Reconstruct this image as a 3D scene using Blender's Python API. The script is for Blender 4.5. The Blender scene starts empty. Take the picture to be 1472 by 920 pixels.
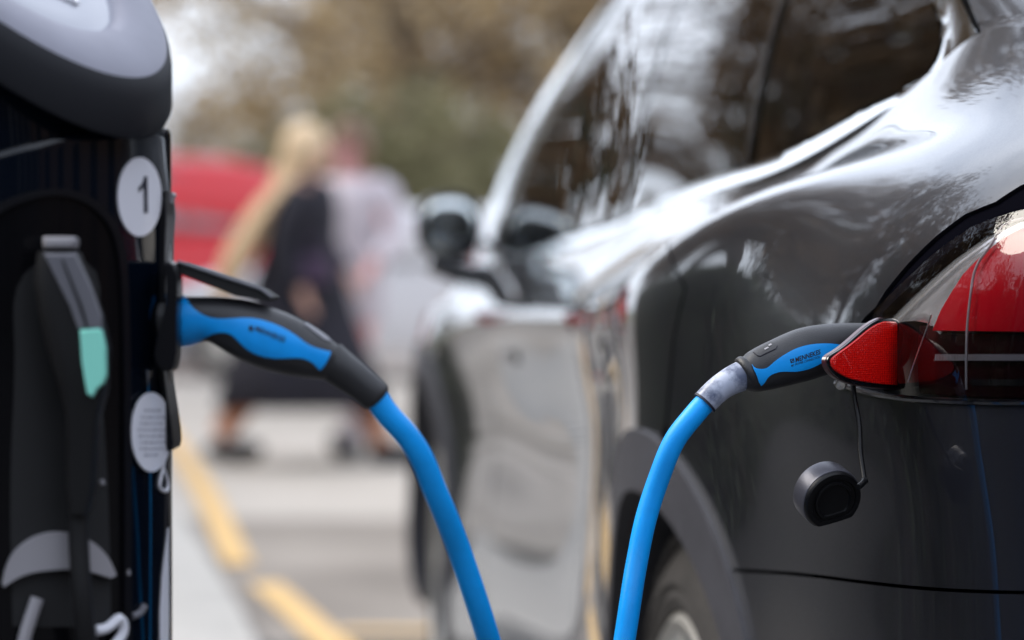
import bpy, bmesh, math, random
import numpy as np
from mathutils import Vector, Matrix
from mathutils.geometry import delaunay_2d_cdt
random.seed(7)
rng = np.random.default_rng(7)
R = math.radians
PI = math.pi
scene = bpy.context.scene
col = scene.collection

# ------------------------------------------------------------------ camera
LENS = 105.0
FPX = LENS / 36.0 * 1472.0
HC = 1.034
PITCH = math.atan((460 - 372) / FPX)
cam_d = bpy.data.cameras.new('camera')
cam = bpy.data.objects.new('camera', cam_d)
col.objects.link(cam)
cam.location = (0, 0, HC)
cam.rotation_euler = (R(90) - PITCH, 0, 0)
cam_d.lens = LENS
cam_d.sensor_width = 36.0
cam_d.clip_start = 0.05
cam_d.clip_end = 2000
cam_d.dof.use_dof = True
cam_d.dof.focus_distance = 2.10
cam_d.dof.aperture_fstop = 4.1
cam_d.dof.aperture_blades = 9
scene.camera = cam

# ------------------------------------------------------------------ world and sun
SUN_EL, SUN_AZ = R(42), R(-75)      # azimuth measured from +Y towards +X
world = bpy.data.worlds.new('World')
scene.world = world
world.use_nodes = True
wn, wl = world.node_tree.nodes, world.node_tree.links
wn.clear()
w_out = wn.new('ShaderNodeOutputWorld')
w_bg = wn.new('ShaderNodeBackground')
w_bg.inputs['Strength'].default_value = 0.12
w_sky = wn.new('ShaderNodeTexSky')
w_sky.sky_type = 'NISHITA'
w_sky.sun_disc = False
w_sky.sun_elevation = SUN_EL
w_sky.sun_rotation = SUN_AZ
w_tc = wn.new('ShaderNodeTexCoord')
w_map = wn.new('ShaderNodeMapping')
w_map.inputs['Scale'].default_value = (1.0, 1.0, 3.0)
w_noise = wn.new('ShaderNodeTexNoise')
w_noise.inputs['Scale'].default_value = 1.8
w_noise.inputs['Detail'].default_value = 6
w_noise.inputs['Roughness'].default_value = 0.55
w_ramp = wn.new('ShaderNodeValToRGB')
w_ramp.color_ramp.elements[0].position = 0.30
w_ramp.color_ramp.elements[0].color = (4.6, 5.2, 6.4, 1)
w_ramp.color_ramp.elements[1].position = 0.66
w_ramp.color_ramp.elements[1].color = (9.2, 9.8, 11.0, 1)
w_mix = wn.new('ShaderNodeMixRGB')
w_mix.inputs[0].default_value = 0.86
wl.new(w_tc.outputs['Generated'], w_map.inputs['Vector'])
wl.new(w_map.outputs[0], w_noise.inputs['Vector'])
wl.new(w_noise.outputs['Fac'], w_ramp.inputs[0])
wl.new(w_sky.outputs[0], w_mix.inputs[1])
wl.new(w_ramp.outputs[0], w_mix.inputs[2])
wl.new(w_mix.outputs[0], w_bg.inputs['Color'])
wl.new(w_bg.outputs[0], w_out.inputs['Surface'])

sun_d = bpy.data.lights.new('sun', 'SUN')
sun_d.energy = 2.0
sun_d.angle = R(32)
sun_d.color = (1.0, 0.93, 0.82)
sun = bpy.data.objects.new('sun', sun_d)
col.objects.link(sun)
sd = Vector((math.sin(SUN_AZ) * math.cos(SUN_EL), math.cos(SUN_AZ) * math.cos(SUN_EL), math.sin(SUN_EL)))
sun.rotation_euler = (-sd).to_track_quat('-Z', 'Y').to_euler()
sun.location = sd * 60

vs = scene.view_settings
vs.view_transform = 'Standard'
vs.look = 'None'
vs.exposure = 0.95
vs.gamma = 1.0
scene.render.engine = 'CYCLES'
scene.cycles.max_bounces = 8
scene.cycles.transparent_max_bounces = 10

# ------------------------------------------------------------------ materials
def mat(name, base, rough=0.5, metal=0.0, coat=0.0, coat_rough=0.03, var=0.0, vscale=40.0, bump=0.0, bscale=200.0,
        rvar=0.0, spec=0.5, sheen=0.0, base2=None, emission=None, estr=0.0, stretch=(1, 1, 1), detail=5, lo=0.35, hi=0.65):
    m = bpy.data.materials.new(name)
    m.use_nodes = True
    n, l = m.node_tree.nodes, m.node_tree.links
    b = n['Principled BSDF']
    b.inputs['Base Color'].default_value = (*base, 1)
    b.inputs['Roughness'].default_value = rough
    b.inputs['Metallic'].default_value = metal
    b.inputs['Coat Weight'].default_value = coat
    b.inputs['Coat Roughness'].default_value = coat_rough
    b.inputs['Specular IOR Level'].default_value = spec
    if sheen:
        b.inputs['Sheen Weight'].default_value = sheen
    if emission:
        b.inputs['Emission Color'].default_value = (*emission, 1)
        b.inputs['Emission Strength'].default_value = estr
    if var or bump or rvar or base2:
        tc = n.new('ShaderNodeTexCoord')
        mp = n.new('ShaderNodeMapping')
        mp.inputs['Scale'].default_value = stretch
        l.new(tc.outputs['Object'], mp.inputs[0])
        vec = mp.outputs[0]
    if var or base2:
        t = n.new('ShaderNodeTexNoise')
        t.inputs['Scale'].default_value = vscale
        t.inputs['Detail'].default_value = detail
        t.inputs['Roughness'].default_value = 0.6
        l.new(vec, t.inputs['Vector'])
        r = n.new('ShaderNodeValToRGB')
        c2 = base2 if base2 else tuple(min(1, c * (1 + var)) for c in base)
        c1 = base if base2 else tuple(c * (1 - var) for c in base)
        r.color_ramp.elements[0].position = lo
        r.color_ramp.elements[1].position = hi
        r.color_ramp.elements[0].color = (*c1, 1)
        r.color_ramp.elements[1].color = (*c2, 1)
        l.new(t.outputs['Fac'], r.inputs[0])
        l.new(r.outputs[0], b.inputs['Base Color'])
    if rvar:
        t = n.new('ShaderNodeTexNoise')
        t.inputs['Scale'].default_value = vscale * 0.6
        t.inputs['Detail'].default_value = 6
        l.new(vec, t.inputs['Vector'])
        mr = n.new('ShaderNodeMapRange')
        mr.inputs['From Min'].default_value = 0.3
        mr.inputs['From Max'].default_value = 0.7
        mr.inputs['To Min'].default_value = max(0, rough - rvar)
        mr.inputs['To Max'].default_value = min(1, rough + rvar)
        l.new(t.outputs['Fac'], mr.inputs[0])
        l.new(mr.outputs[0], b.inputs['Roughness'])
    if bump:
        t = n.new('ShaderNodeTexNoise')
        t.inputs['Scale'].default_value = bscale
        t.inputs['Detail'].default_value = 4
        l.new(vec, t.inputs['Vector'])
        bp = n.new('ShaderNodeBump')
        bp.inputs['Strength'].default_value = bump
        bp.inputs['Distance'].default_value = 0.002
        l.new(t.outputs['Fac'], bp.inputs['Height'])
        l.new(bp.outputs[0], b.inputs['Normal'])
    return m

def glass_mat(name, tint, ior=1.5, rough=0.0, spec_tint=(1, 1, 1)):
    m = bpy.data.materials.new(name)
    m.use_nodes = True
    n, l = m.node_tree.nodes, m.node_tree.links
    n.clear()
    o = n.new('ShaderNodeOutputMaterial')
    mx = n.new('ShaderNodeMixShader')
    fr = n.new('ShaderNodeFresnel')
    fr.inputs['IOR'].default_value = ior
    tr = n.new('ShaderNodeBsdfTransparent')
    tr.inputs[0].default_value = (*tint, 1)
    gl = n.new('ShaderNodeBsdfGlossy')
    gl.inputs['Roughness'].default_value = rough
    gl.inputs['Color'].default_value = (*spec_tint, 1)
    l.new(fr.outputs[0], mx.inputs[0])
    l.new(tr.outputs[0], mx.inputs[1])
    l.new(gl.outputs[0], mx.inputs[2])
    l.new(mx.outputs[0], o.inputs[0])
    return m

M = {}
M['paint'] = mat('midnight_paint', (0.009, 0.010, 0.016), 0.34, 0.35, 1.0, 0.015, var=0.06, vscale=900, rvar=0.03)
M['black_gloss'] = mat('black_gloss_trim', (0.006, 0.006, 0.008), 0.12, 0, 0.6, 0.02)
M['black_matt'] = mat('black_matt', (0.008, 0.008, 0.009), 0.8)
M['cladding'] = mat('grey_cladding_plastic', (0.045, 0.045, 0.055), 0.52, 0, bump=0.25, bscale=900, var=0.12, vscale=30)
M['chrome'] = mat('brushed_chrome', (0.80, 0.83, 0.85), 0.10, 1.0, rvar=0.04, vscale=60)
M['glass'] = glass_mat('tinted_side_glass', (0.22, 0.22, 0.20))
M['glass_dark'] = glass_mat('privacy_glass', (0.05, 0.05, 0.045), 1.55)
M['clear'] = glass_mat('clear_lens_plastic', (0.95, 0.95, 0.96), 1.42)
M['red_lens'] = mat('red_lens_plastic', (0.40, 0.002, 0.010), 0.2, 0, 0, spec=.3)
M['red_dark'] = mat('smoked_red_plastic', (0.010, 0.001, 0.002), 0.2, spec=.3)
M['silver'] = mat('lamp_reflector_silver', (0.85, 0.85, 0.87), 0.16, 0.85, rvar=0.05, vscale=50)
M['tyre'] = mat('tyre_rubber', (0.022, 0.019, 0.018), 0.75, 0, bump=0.4, bscale=120, var=0.35, vscale=25)
M['alloy'] = mat('silver_alloy', (0.62, 0.60, 0.56), 0.32, 0.7)
M['interior'] = mat('dark_upholstery', (0.018, 0.016, 0.015), 0.7)
M['interior_pale'] = mat('pale_upholstery', (0.55, 0.53, 0.50), 0.6)
M['rubber'] = mat('black_rubber_grip', (0.020, 0.020, 0.023), 0.44, 0, bump=0.18, bscale=1500, var=0.15, vscale=60, rvar=0.07)
M['inlay'] = mat('blue_grip_inlay', (0.002, 0.33, 0.90), 0.40, 0, spec=.35, var=0.05, vscale=80, rvar=0.05)
M['cable'] = mat('blue_cable_sheath', (0.001, 0.34, 0.92), 0.42, 0, spec=.35, var=0.10, vscale=22, rvar=0.12, bump=0.1, bscale=700)
M['ink'] = mat('black_print', (0.006, 0.006, 0.02), 0.6)
M['sleeve'] = mat('dusty_clear_sleeve', (0.10, 0.12, 0.19), 0.42, 0, base2=(0.44, 0.48, 0.60), vscale=55, detail=8, lo=0.40, hi=0.56, coat=0.2)
M['cap'] = mat('black_cap_rubber', (0.004, 0.004, 0.005), 0.4, 0, bump=0.1, bscale=900, spec=.25)
M['cap_side'] = mat('satin_cap_side', (0.09, 0.09, 0.11), 0.32, 0.4, bump=0.08, bscale=900)
M['post'] = mat('post_blue_black', (0.0015, 0.0035, 0.008), 0.07, 0, 0, spec=.4, rvar=0.03, vscale=20)
M['bay_black'] = mat('bay_satin_black', (0.003, 0.003, 0.004), 0.16, 0, spec=.2, rvar=.05, vscale=25)
M['socket_black'] = mat('socket_black', (0.006, 0.006, 0.008), 0.3, 0, spec=.2)
M['surround'] = mat('lamp_surround_black', (0.003, 0.003, 0.005), 0.75, 0, spec=.0)
M['post_grey'] = mat('post_lid_grey', (0.24, 0.24, 0.29), 0.42, 0, var=0.05, vscale=30)
M['post_rim'] = mat('post_rim_dark', (0.012, 0.013, 0.017), 0.5, spec=.25)
M['display'] = mat('display_window', (0.42, 0.43, 0.48), 0.12, 0, 0.7, 0.02)
M['display_line'] = mat('display_marking', (0.66, 0.67, 0.72), 0.3)
M['white'] = mat('white_sticker', (0.74, 0.74, 0.80), 0.35, 0, 0.3)
M['sticker_ink'] = mat('sticker_print', (0.42, 0.42, 0.47), 0.5)
M['mint'] = mat('mint_plastic', (0.28, 0.78, 0.64), 0.4)
M['grey_plastic'] = mat('grey_plastic', (0.30, 0.29, 0.31), 0.42)
M['dark_plastic'] = mat('dark_plastic', (0.011, 0.011, 0.012), 0.45, spec=.25)
M['grey_stripe'] = mat('dark_grey_rib', (0.13, 0.13, 0.15), 0.42)

# reflector material: woven cube-corner pattern
def reflector_mat():
    m = bpy.data.materials.new('red_reflex_plastic')
    m.use_nodes = True
    n, l = m.node_tree.nodes, m.node_tree.links
    b = n['Principled BSDF']
    b.inputs['Roughness'].default_value = 0.25
    b.inputs['Coat Weight'].default_value = 0.4
    tc = n.new('ShaderNodeTexCoord')
    v = n.new('ShaderNodeTexVoronoi')
    v.inputs['Scale'].default_value = 640
    v.inputs['Randomness'].default_value = 0.35
    l.new(tc.outputs['Object'], v.inputs['Vector'])
    r = n.new('ShaderNodeValToRGB')
    r.color_ramp.elements[0].color = (0.92, 0.010, 0.004, 1)
    r.color_ramp.elements[1].color = (0.50, 0.0, 0.002, 1)
    r.color_ramp.elements[0].position = 0.15
    r.color_ramp.elements[1].position = 0.75
    l.new(v.outputs['Distance'], r.inputs[0])
    l.new(r.outputs[0], b.inputs['Base Color'])
    bp = n.new('ShaderNodeBump')
    bp.inputs['Strength'].default_value = 0.45
    bp.inputs['Distance'].default_value = 0.001
    l.new(v.outputs['Distance'], bp.inputs['Height'])
    l.new(bp.outputs[0], b.inputs['Normal'])
    return m
M['reflex'] = reflector_mat()

# ------------------------------------------------------------------ scene helpers
def tag(o, label=None, cat=None, group=None, kind=None):
    if label: o['label'] = label
    if cat: o['category'] = cat
    if group: o['group'] = group
    if kind: o['kind'] = kind
    return o

INV = {}
def root(name, loc, rz=0.0):
    o = bpy.data.objects.new(name, None)
    col.objects.link(o)
    o.location = loc
    o.rotation_euler = (0, 0, rz)
    o.empty_display_size = 0.1
    INV[o.name] = (np.array(loc, float), rz)
    return o

def to_local(par, V):
    """world points to the frame of a root (or of the root above a part)"""
    p = par
    while p is not None and p.parent is not None: p = p.parent
    if p is None or p.name not in INV: return V
    loc, rz = INV[p.name]
    W = np.asarray(V, float) - loc
    c, s = math.cos(-rz), math.sin(-rz)
    return np.stack([W[:, 0] * c - W[:, 1] * s, W[:, 0] * s + W[:, 1] * c, W[:, 2]], 1)

def obj(name, V, F, m, parent=None, world_pts=False, normals=None, smooth=True, autosmooth=None):
    V = np.asarray(V, float)
    if world_pts: V = to_local(parent, V)
    me = bpy.data.meshes.new(name)
    me.from_pydata([tuple(v) for v in V], [], [tuple(int(i) for i in f) for f in F])
    ms = m if isinstance(m, (list, tuple)) else [m]
    for x in ms: me.materials.append(x)
    me.polygons.foreach_set('use_smooth', [smooth] * len(me.polygons))
    if autosmooth:
        me.set_sharp_from_angle(angle=R(autosmooth))
    if normals is not None:
        me.normals_split_custom_set_from_vertices([tuple(n) for n in normals])
    o = bpy.data.objects.new(name, me)
    col.objects.link(o)
    if parent: o.parent = parent
    return o

class MB:
    """mesh builder collecting verts/faces"""
    def __init__(s): s.V = []; s.F = []
    def add(s, V, F):
        k = len(s.V)
        s.V += [tuple(v) for v in V]
        s.F += [tuple(i + k for i in f) for f in F]
        return s
    def box(s, c, size, rot=None, bev=0.0):
        bm = bmesh.new()
        bmesh.ops.create_cube(bm, size=1.0)
        for v in bm.verts: v.co = Vector((v.co.x * size[0], v.co.y * size[1], v.co.z * size[2]))
        if bev: bmesh.ops.bevel(bm, geom=bm.edges[:], offset=bev, segments=2, affect='EDGES', profile=0.7)
        Mx = Matrix.Translation(c) @ (rot.to_4x4() if rot else Matrix.Identity(4))
        bm.verts.index_update()
        V = [tuple(Mx @ v.co) for v in bm.verts]
        F = [tuple(v.index for v in f.verts) for f in bm.faces]
        bm.free()
        return s.add(V, F)
    def tube(s, pts, rad, n=12, cap=True):
        P = np.array(pts, float)
        rad = np.broadcast_to(np.array(rad, float), (len(P),))
        T = np.gradient(P, axis=0)
        T /= np.linalg.norm(T, axis=1)[:, None] + 1e-12
        up = np.array([0, 0, 1.0]) if abs(T[0, 2]) < 0.9 else np.array([0, 1.0, 0])
        a = np.cross(T[0], up); a /= np.linalg.norm(a)
        V = []
        for i in range(len(P)):
            a = a - T[i] * np.dot(a, T[i]); a /= np.linalg.norm(a)
            b = np.cross(T[i], a)
            for k in range(n):
                th = 2 * PI * k / n
                V.append(P[i] + rad[i] * (math.cos(th) * a + math.sin(th) * b))
        F = []
        for i in range(len(P) - 1):
            for k in range(n):
                k2 = (k + 1) % n
                F.append((i * n + k, i * n + k2, (i + 1) * n + k2, (i + 1) * n + k))
        if cap:
            F.append(tuple(range(n - 1, -1, -1)))
            F.append(tuple((len(P) - 1) * n + k for k in range(n)))
        return s.add(V, F)
    def lathe(s, prof, c, axis, n=64, a0=0, a1=2 * PI):
        """prof = [(radius, along axis)]"""
        ax = Vector(axis).normalized()
        u = ax.orthogonal().normalized(); w = ax.cross(u)
        c = Vector(c)
        full = abs(a1 - a0 - 2 * PI) < 1e-6
        nn = n if full else n + 1
        V = []
        for (r, h) in prof:
            for k in range(nn):
                th = a0 + (a1 - a0) * k / n
                V.append(tuple(c + ax * h + (u * math.cos(th) + w * math.sin(th)) * r))
        F = []
        for i in range(len(prof) - 1):
            for k in range(n):
                k2 = (k + 1) % nn
                F.append((i * nn + k, i * nn + k2, (i + 1) * nn + k2, (i + 1) * nn + k))
        return s.add(V, F)
    def build(s, name, m, parent=None, world_pts=False, smooth=True, autosmooth=40):
        return obj(name, np.array(s.V), s.F, m, parent, world_pts, None, smooth, autosmooth)

def natural_spline_matrix(x):
    n = len(x); h = np.diff(x)
    A = np.zeros((n, n)); B = np.zeros((n, n))
    A[0, 0] = A[-1, -1] = 1
    for i in range(1, n - 1):
        A[i, i - 1] = h[i - 1]; A[i, i] = 2 * (h[i - 1] + h[i]); A[i, i + 1] = h[i]
        B[i, i - 1] = 6 / h[i - 1]; B[i, i] = -6 / h[i - 1] - 6 / h[i]; B[i, i + 1] = 6 / h[i]
    return np.linalg.solve(A, B)

class Spline:
    def __init__(s, x, y):
        s.x = np.array(x, float); s.y = np.array(y, float)
        s.m = natural_spline_matrix(s.x) @ s.y
    def __call__(s, q):
        q = np.asarray(q, float)
        i = np.clip(np.searchsorted(s.x, q) - 1, 0, len(s.x) - 2)
        h = s.x[i + 1] - s.x[i]
        qq = np.clip(q, s.x[0], s.x[-1])
        a = (s.x[i + 1] - qq) / h; b = (qq - s.x[i]) / h
        return a * s.y[i] + b * s.y[i + 1] + ((a ** 3 - a) * s.m[i] + (b ** 3 - b) * s.m[i + 1]) * h * h / 6

# pixel <-> world (photograph's 1472 x 920 frame), to measure places at a known depth
cp, sp_ = math.cos(PITCH), math.sin(PITCH)
def at(px, py, d):
    """world point at world-Y distance d seen at px,py"""
    px, py = np.asarray(px, float), np.asarray(py, float)
    a = (px - 736) / FPX; b = (460 - py) / FPX
    dy = cp + b * sp_; dz = -sp_ + b * cp
    k = d / dy
    return np.stack(np.broadcast_arrays(a * k, dy * k, HC + dz * k), -1)
def proj(P):
    P = np.asarray(P, float)
    y = P[..., 1]; z = P[..., 2] - HC
    fw = y * cp - z * sp_; uu = y * sp_ + z * cp
    return np.stack([736 + FPX * P[..., 0] / fw, 460 - FPX * uu / fw], -1)

# ------------------------------------------------------------------ parametric surface patches
class Surf:
    def __init__(s, f, du=1e-4, dv=1e-4, flip=1.0, to_world=None):
        s.f = f; s.du = du; s.dv = dv; s.flip = flip; s.tw = to_world or (lambda P: P)
    def pos(s, uv): return s.f(uv[:, 0], uv[:, 1])
    def nrm(s, uv):
        u, v = uv[:, 0], uv[:, 1]
        a = s.f(u + s.du, v) - s.f(u - s.du, v)
        b = s.f(u, v + s.dv) - s.f(u, v - s.dv)
        n = np.cross(a, b) * s.flip
        return n / (np.linalg.norm(n, axis=1)[:, None] + 1e-15)
    def invert(s, pix, ur, vr, n=160, it=12):
        pix = np.atleast_2d(np.array(pix, float))
        uu, vv = np.meshgrid(np.linspace(*ur, n), np.linspace(*vr, n), indexing='ij')
        g = np.stack([uu.ravel(), vv.ravel()], 1)
        Wg = s.tw(s.pos(g)); pg = proj(Wg)
        N = s.tw(s.pos(g) + s.nrm(g) * 1e-3) - Wg
        camv = np.array([0, 0, HC]) - Wg
        front = (N * camv).sum(1) > 0
        out = []
        for p in pix:
            d = ((pg - p) ** 2).sum(1) + np.where(front, 0, 1e6)
            x = g[np.argmin(d)].copy()
            for _ in range(it):
                h = 1e-4
                q = proj(s.tw(s.pos(np.array([x, x + [h, 0], x + [0, h]]))))
                J = np.stack([(q[1] - q[0]) / h, (q[2] - q[0]) / h], 1)
                try: dx = np.linalg.solve(J, p - q[0])
                except Exception: break
                dx = np.clip(dx, -0.1, 0.1)
                x = x + dx
                x[0] = np.clip(x[0], ur[0], ur[1]); x[1] = np.clip(x[1], vr[0], vr[1])
            out.append(x)
        return np.array(out)

def densify(P, step, closed=True):
    P = np.array(P, float); out = []
    n = len(P)
    for i in range(n if closed else n - 1):
        a, b = P[i], P[(i + 1) % n]
        k = max(1, int(math.ceil(np.linalg.norm(b - a) / step)))
        for j in range(k): out.append(a + (b - a) * j / k)
    if not closed: out.append(P[-1])
    return np.array(out)

def smooth_curve(P, n=40):
    """natural spline through points by chord length"""
    P = np.array(P, float)
    t = np.concatenate([[0], np.cumsum(np.linalg.norm(np.diff(P, axis=0), axis=1))])
    q = np.linspace(0, t[-1], n)
    return np.stack([Spline(t, P[:, k])(q) for k in range(P.shape[1])], 1)

def inside(poly, pts):
    x, y = pts[:, 0], pts[:, 1]
    r = np.zeros(len(pts), bool)
    n = len(poly)
    for i in range(n):
        x1, y1 = poly[i]; x2, y2 = poly[(i + 1) % n]
        c = ((y1 > y) != (y2 > y))
        with np.errstate(divide='ignore', invalid='ignore'):
            xi = (x2 - x1) * (y - y1) / (y2 - y1) + x1
        r ^= c & (x < xi)
    return r

def seg_dist(poly, pts):
    d = np.full(len(pts), 1e9)
    for i in range(len(poly)):
        a = poly[i]; b = poly[(i + 1) % len(poly)]
        ab = b - a; L = (ab ** 2).sum()
        if L < 1e-18: continue
        t = np.clip(((pts - a) @ ab) / L, 0, 1)
        d = np.minimum(d, np.linalg.norm(pts - a - t[:, None] * ab, axis=1))
    return d

def tri_patch(poly, holes, sc, step):
    """triangulate polygon in scaled uv; returns uv verts, faces, boundary loops"""
    sc = np.array(sc, float)
    loops = [densify(np.array(p) * sc, step) for p in [poly] + list(holes)]
    allb = np.concatenate(loops)
    lo, hi = allb.min(0), allb.max(0)
    gx = np.arange(lo[0], hi[0], step); gy = np.arange(lo[1], hi[1], step * 0.87)
    G = np.array([(x + (0.5 * step if j % 2 else 0), y) for j, y in enumerate(gy) for x in gx])
    if len(G):
        k = inside(loops[0], G)
        for h in loops[1:]: k &= ~inside(h, G)
        G = G[k]
    if len(G):
        k = np.ones(len(G), bool)
        for L in loops: k &= seg_dist(L, G) > 0.5 * step
        G = G[k]
    pts = np.concatenate([allb, G]) if len(G) else allb
    edges = []; b0 = 0
    for L in loops:
        n = len(L); edges += [(b0 + i, b0 + (i + 1) % n) for i in range(n)]; b0 += n
    v, e, f, *_ = delaunay_2d_cdt([Vector(p) for p in pts], edges, [], 0, 1e-7)
    V = np.array([tuple(x) for x in v]); F = np.array([tuple(x) for x in f if len(x) == 3])
    c = V[F].mean(1)
    k = inside(loops[0], c)
    for h in loops[1:]: k &= ~inside(h, c)
    F = F[k]
    a, b, c_ = V[F[:, 0]], V[F[:, 1]], V[F[:, 2]]
    ar = (b[:, 0] - a[:, 0]) * (c_[:, 1] - a[:, 1]) - (b[:, 1] - a[:, 1]) * (c_[:, 0] - a[:, 0])
    F = F[np.abs(ar) > 1e-10]; ar = ar[np.abs(ar) > 1e-10]
    F[ar < 0] = F[ar < 0][:, ::-1]
    return V / sc, F, [L / sc for L in loops]

def patch(name, S, poly, m, parent=None, sc=(1, 1), step=0.02, rim=0.0, off=0.0, holes=(), mirror=None, world_pts=False, bulge=None, lip=0.0):
    V2, F, loops = tri_patch(poly, holes, sc, step)
    if bulge is not None:
        S0, bf = S, bulge
        def fb_(u, v):
            q = np.stack([u, v], 1)
            return S0.pos(q) + S0.nrm(q) * bf(q)[:, None]
        S = Surf(fb_, 1e-3, 1e-3, S0.flip, S0.tw); bulge = None
    P = S.pos(V2); N = S.nrm(V2)
    P = P + N * off
    # orientation
    fn = np.cross(P[F[:, 1]] - P[F[:, 0]], P[F[:, 2]] - P[F[:, 0]])
    flipf = (fn * N[F[:, 0]]).sum(1) < 0
    F = F.copy(); F[flipf] = F[flipf][:, ::-1]
    Vs, Fs, Ns = [P], [list(map(tuple, F))], [N]
    k = len(P)
    if rim:
        for L in loops:
            p = S.pos(L); n = S.nrm(L)
            if bulge is not None: p = p + n * bulge(L)[:, None]
            p = p + n * off
            m_ = len(p)
            rings = [p]
            if lip: rings = [p, p - n * lip * 0.3]
            rings.append(p - n * rim)
            V3 = np.concatenate(rings)
            f3 = []
            for r_ in range(len(rings) - 1):
                for i in range(m_):
                    j = (i + 1) % m_
                    f3.append((k + r_ * m_ + i, k + r_ * m_ + j, k + (r_ + 1) * m_ + j, k + (r_ + 1) * m_ + i))
            Vs.append(V3); Fs.append(f3); Ns.append(np.zeros((len(V3), 3)))
            k += len(V3)
    V = np.concatenate(Vs); Nn = np.concatenate(Ns); FF = [f for g in Fs for f in g]
    if mirror is not None:
        mid = np.abs(V[:, 1] - mirror) < 2e-3
        if mid.any():           # the panel runs across the centre line: one welded mesh
            V[mid, 1] = mirror; Nn[mid, 1] = 0
            FF = [f for f in FF if not all(mid[i] for i in f)]
            nv = len(V)
            idx = np.where(mid, np.arange(nv), np.arange(nv) + nv)
            Vm = V.copy(); Vm[:, 1] = 2 * mirror - Vm[:, 1]
            Nm = Nn.copy(); Nm[:, 1] *= -1
            FF = FF + [tuple(int(idx[i]) for i in f[::-1]) for f in FF]
            V = np.concatenate([V, Vm]); Nn = np.concatenate([Nn, Nm])
            used = np.zeros(len(V), bool)
            for f in FF: used[list(f)] = True
            remap = np.cumsum(used) - 1
            FF = [tuple(int(remap[i]) for i in f) for f in FF]
            V, Nn = V[used], Nn[used]
        else:
            o = obj(name, V, FF, m, parent, world_pts, Nn)
            Vm = V.copy(); Vm[:, 1] = 2 * mirror - Vm[:, 1]
            Nm = Nn.copy(); Nm[:, 1] *= -1
            obj(name, Vm, [tuple(f[::-1]) for f in FF], m, parent, world_pts, Nm)
            return o
    return obj(name, V, FF, m, parent, world_pts, Nn)

def text_verts(s, size=1.0, bold=0.0, shear=0.0, spacing=1.0):
    c = bpy.data.curves.new('t', 'FONT')
    c.body = s; c.size = size; c.offset = bold; c.shear = shear; c.space_character = spacing
    c.resolution_u = 3
    o = bpy.data.objects.new('t', c); col.objects.link(o)
    dg = bpy.context.evaluated_depsgraph_get()
    me = o.evaluated_get(dg).to_mesh()
    V = np.array([tuple(v.co) for v in me.vertices]); F = [tuple(p.vertices) for p in me.polygons]
    o.evaluated_get(dg).to_mesh_clear()
    bpy.data.objects.remove(o); bpy.data.curves.remove(c)
    return V, F

# ================================================================== THE SETTING
exec_later = []
def sheet(name, pts, z, m, label=None, thick=None):
    V = [(x, y, z) for x, y in pts]
    o = obj(name, V, [tuple(range(len(V)))], m, smooth=False)
    tag(o, kind='structure')
    return o

M['asphalt'] = mat('worn_asphalt', (0.175, 0.148, 0.122), 0.9, 0, base2=(0.30, 0.26, 0.22), vscale=0.9, bump=0.5, bscale=60, detail=9)
M['asphalt_dark'] = mat('added_dark_asphalt', (0.045, 0.045, 0.048), 0.85, 0, base2=(0.085, 0.083, 0.08), vscale=3, bump=0.5, bscale=60, detail=9)
M['pavement'] = mat('pale_concrete_paving', (0.28, 0.245, 0.205), 0.85, 0, base2=(0.48, 0.43, 0.375), vscale=0.28, bump=0.3, bscale=40, detail=8)
M['kerb'] = mat('kerb_concrete', (0.38, 0.36, 0.33), 0.85, 0, var=0.12, vscale=6)
M['yellow'] = mat('yellow_road_paint', (0.56, 0.34, 0.11), 0.7, 0, base2=(0.66, 0.43, 0.17), vscale=6, detail=8)
M['grass'] = mat('ground_soil', (0.10, 0.10, 0.06), 0.95, 0, var=0.3, vscale=2)

def gpt(px, py):
    """ground point below a pixel"""
    a = (px - 736) / FPX; b = (460 - py) / FPX
    dy = cp + b * sp_; dz = -sp_ + b * cp
    k = -HC / dz
    return np.array([a * k, dy * k])

sheet('ground', [(-400, -300), (400, -300), (400, 600), (-400, 600)], 0.0, M['grass'])
sheet('road', [(-60, -40), (60, -40), (60, 60), (-60, 60)], 0.004, M['pavement'])
sheet('parking_lane', [(-1.9, -12), (3.2, -12), (3.2, 11.6), (-2.6, 11.9)], 0.008, M['asphalt'])
sheet('added_dark_ground', [(-58, -38), (58, -38), (58, 7.9), (-58, 7.9)], 0.012, M['asphalt_dark'])  # unseen dark ground added to darken reflections in the car and post

sheet('added_dark_sheet', [(-30, 14), (-9, 14), (-12, 40), (-32, 40)], 0.009, M['asphalt_dark'])  # out of view, added for darker patches in the door reflections
# yellow marking: one bent stripe, then the cross piece
def stripe(name, path, w, z):
    P = np.array(path); T = np.gradient(P, axis=0); T /= np.linalg.norm(T, axis=1)[:, None]
    Nn = np.stack([-T[:, 1], T[:, 0]], 1)
    w = np.broadcast_to(np.array(w, float), (len(P),))[:, None]
    A = P + Nn * w / 2; B = P - Nn * w / 2
    V = [(x, y, z) for x, y in A] + [(x, y, z) for x, y in B]
    n = len(P)
    F = [(i, n + i, n + i + 1, i + 1) for i in range(n - 1)]
    o = obj(name, V, F, M['yellow'], smooth=False); tag(o, kind='structure'); return o
stripe('road_marking', [gpt(205, 575), gpt(252, 640), gpt(300, 720), gpt(338, 806), gpt(344, 818)], 0.10, 0.017)
stripe('road_marking', [gpt(380, 846), gpt(420, 880), gpt(468, 925), gpt(540, 990)], 0.10, 0.017)
stripe('road_marking', [gpt(490, 917), gpt(545, 917), gpt(590, 917), gpt(650, 917)], 0.10, 0.021)
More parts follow.
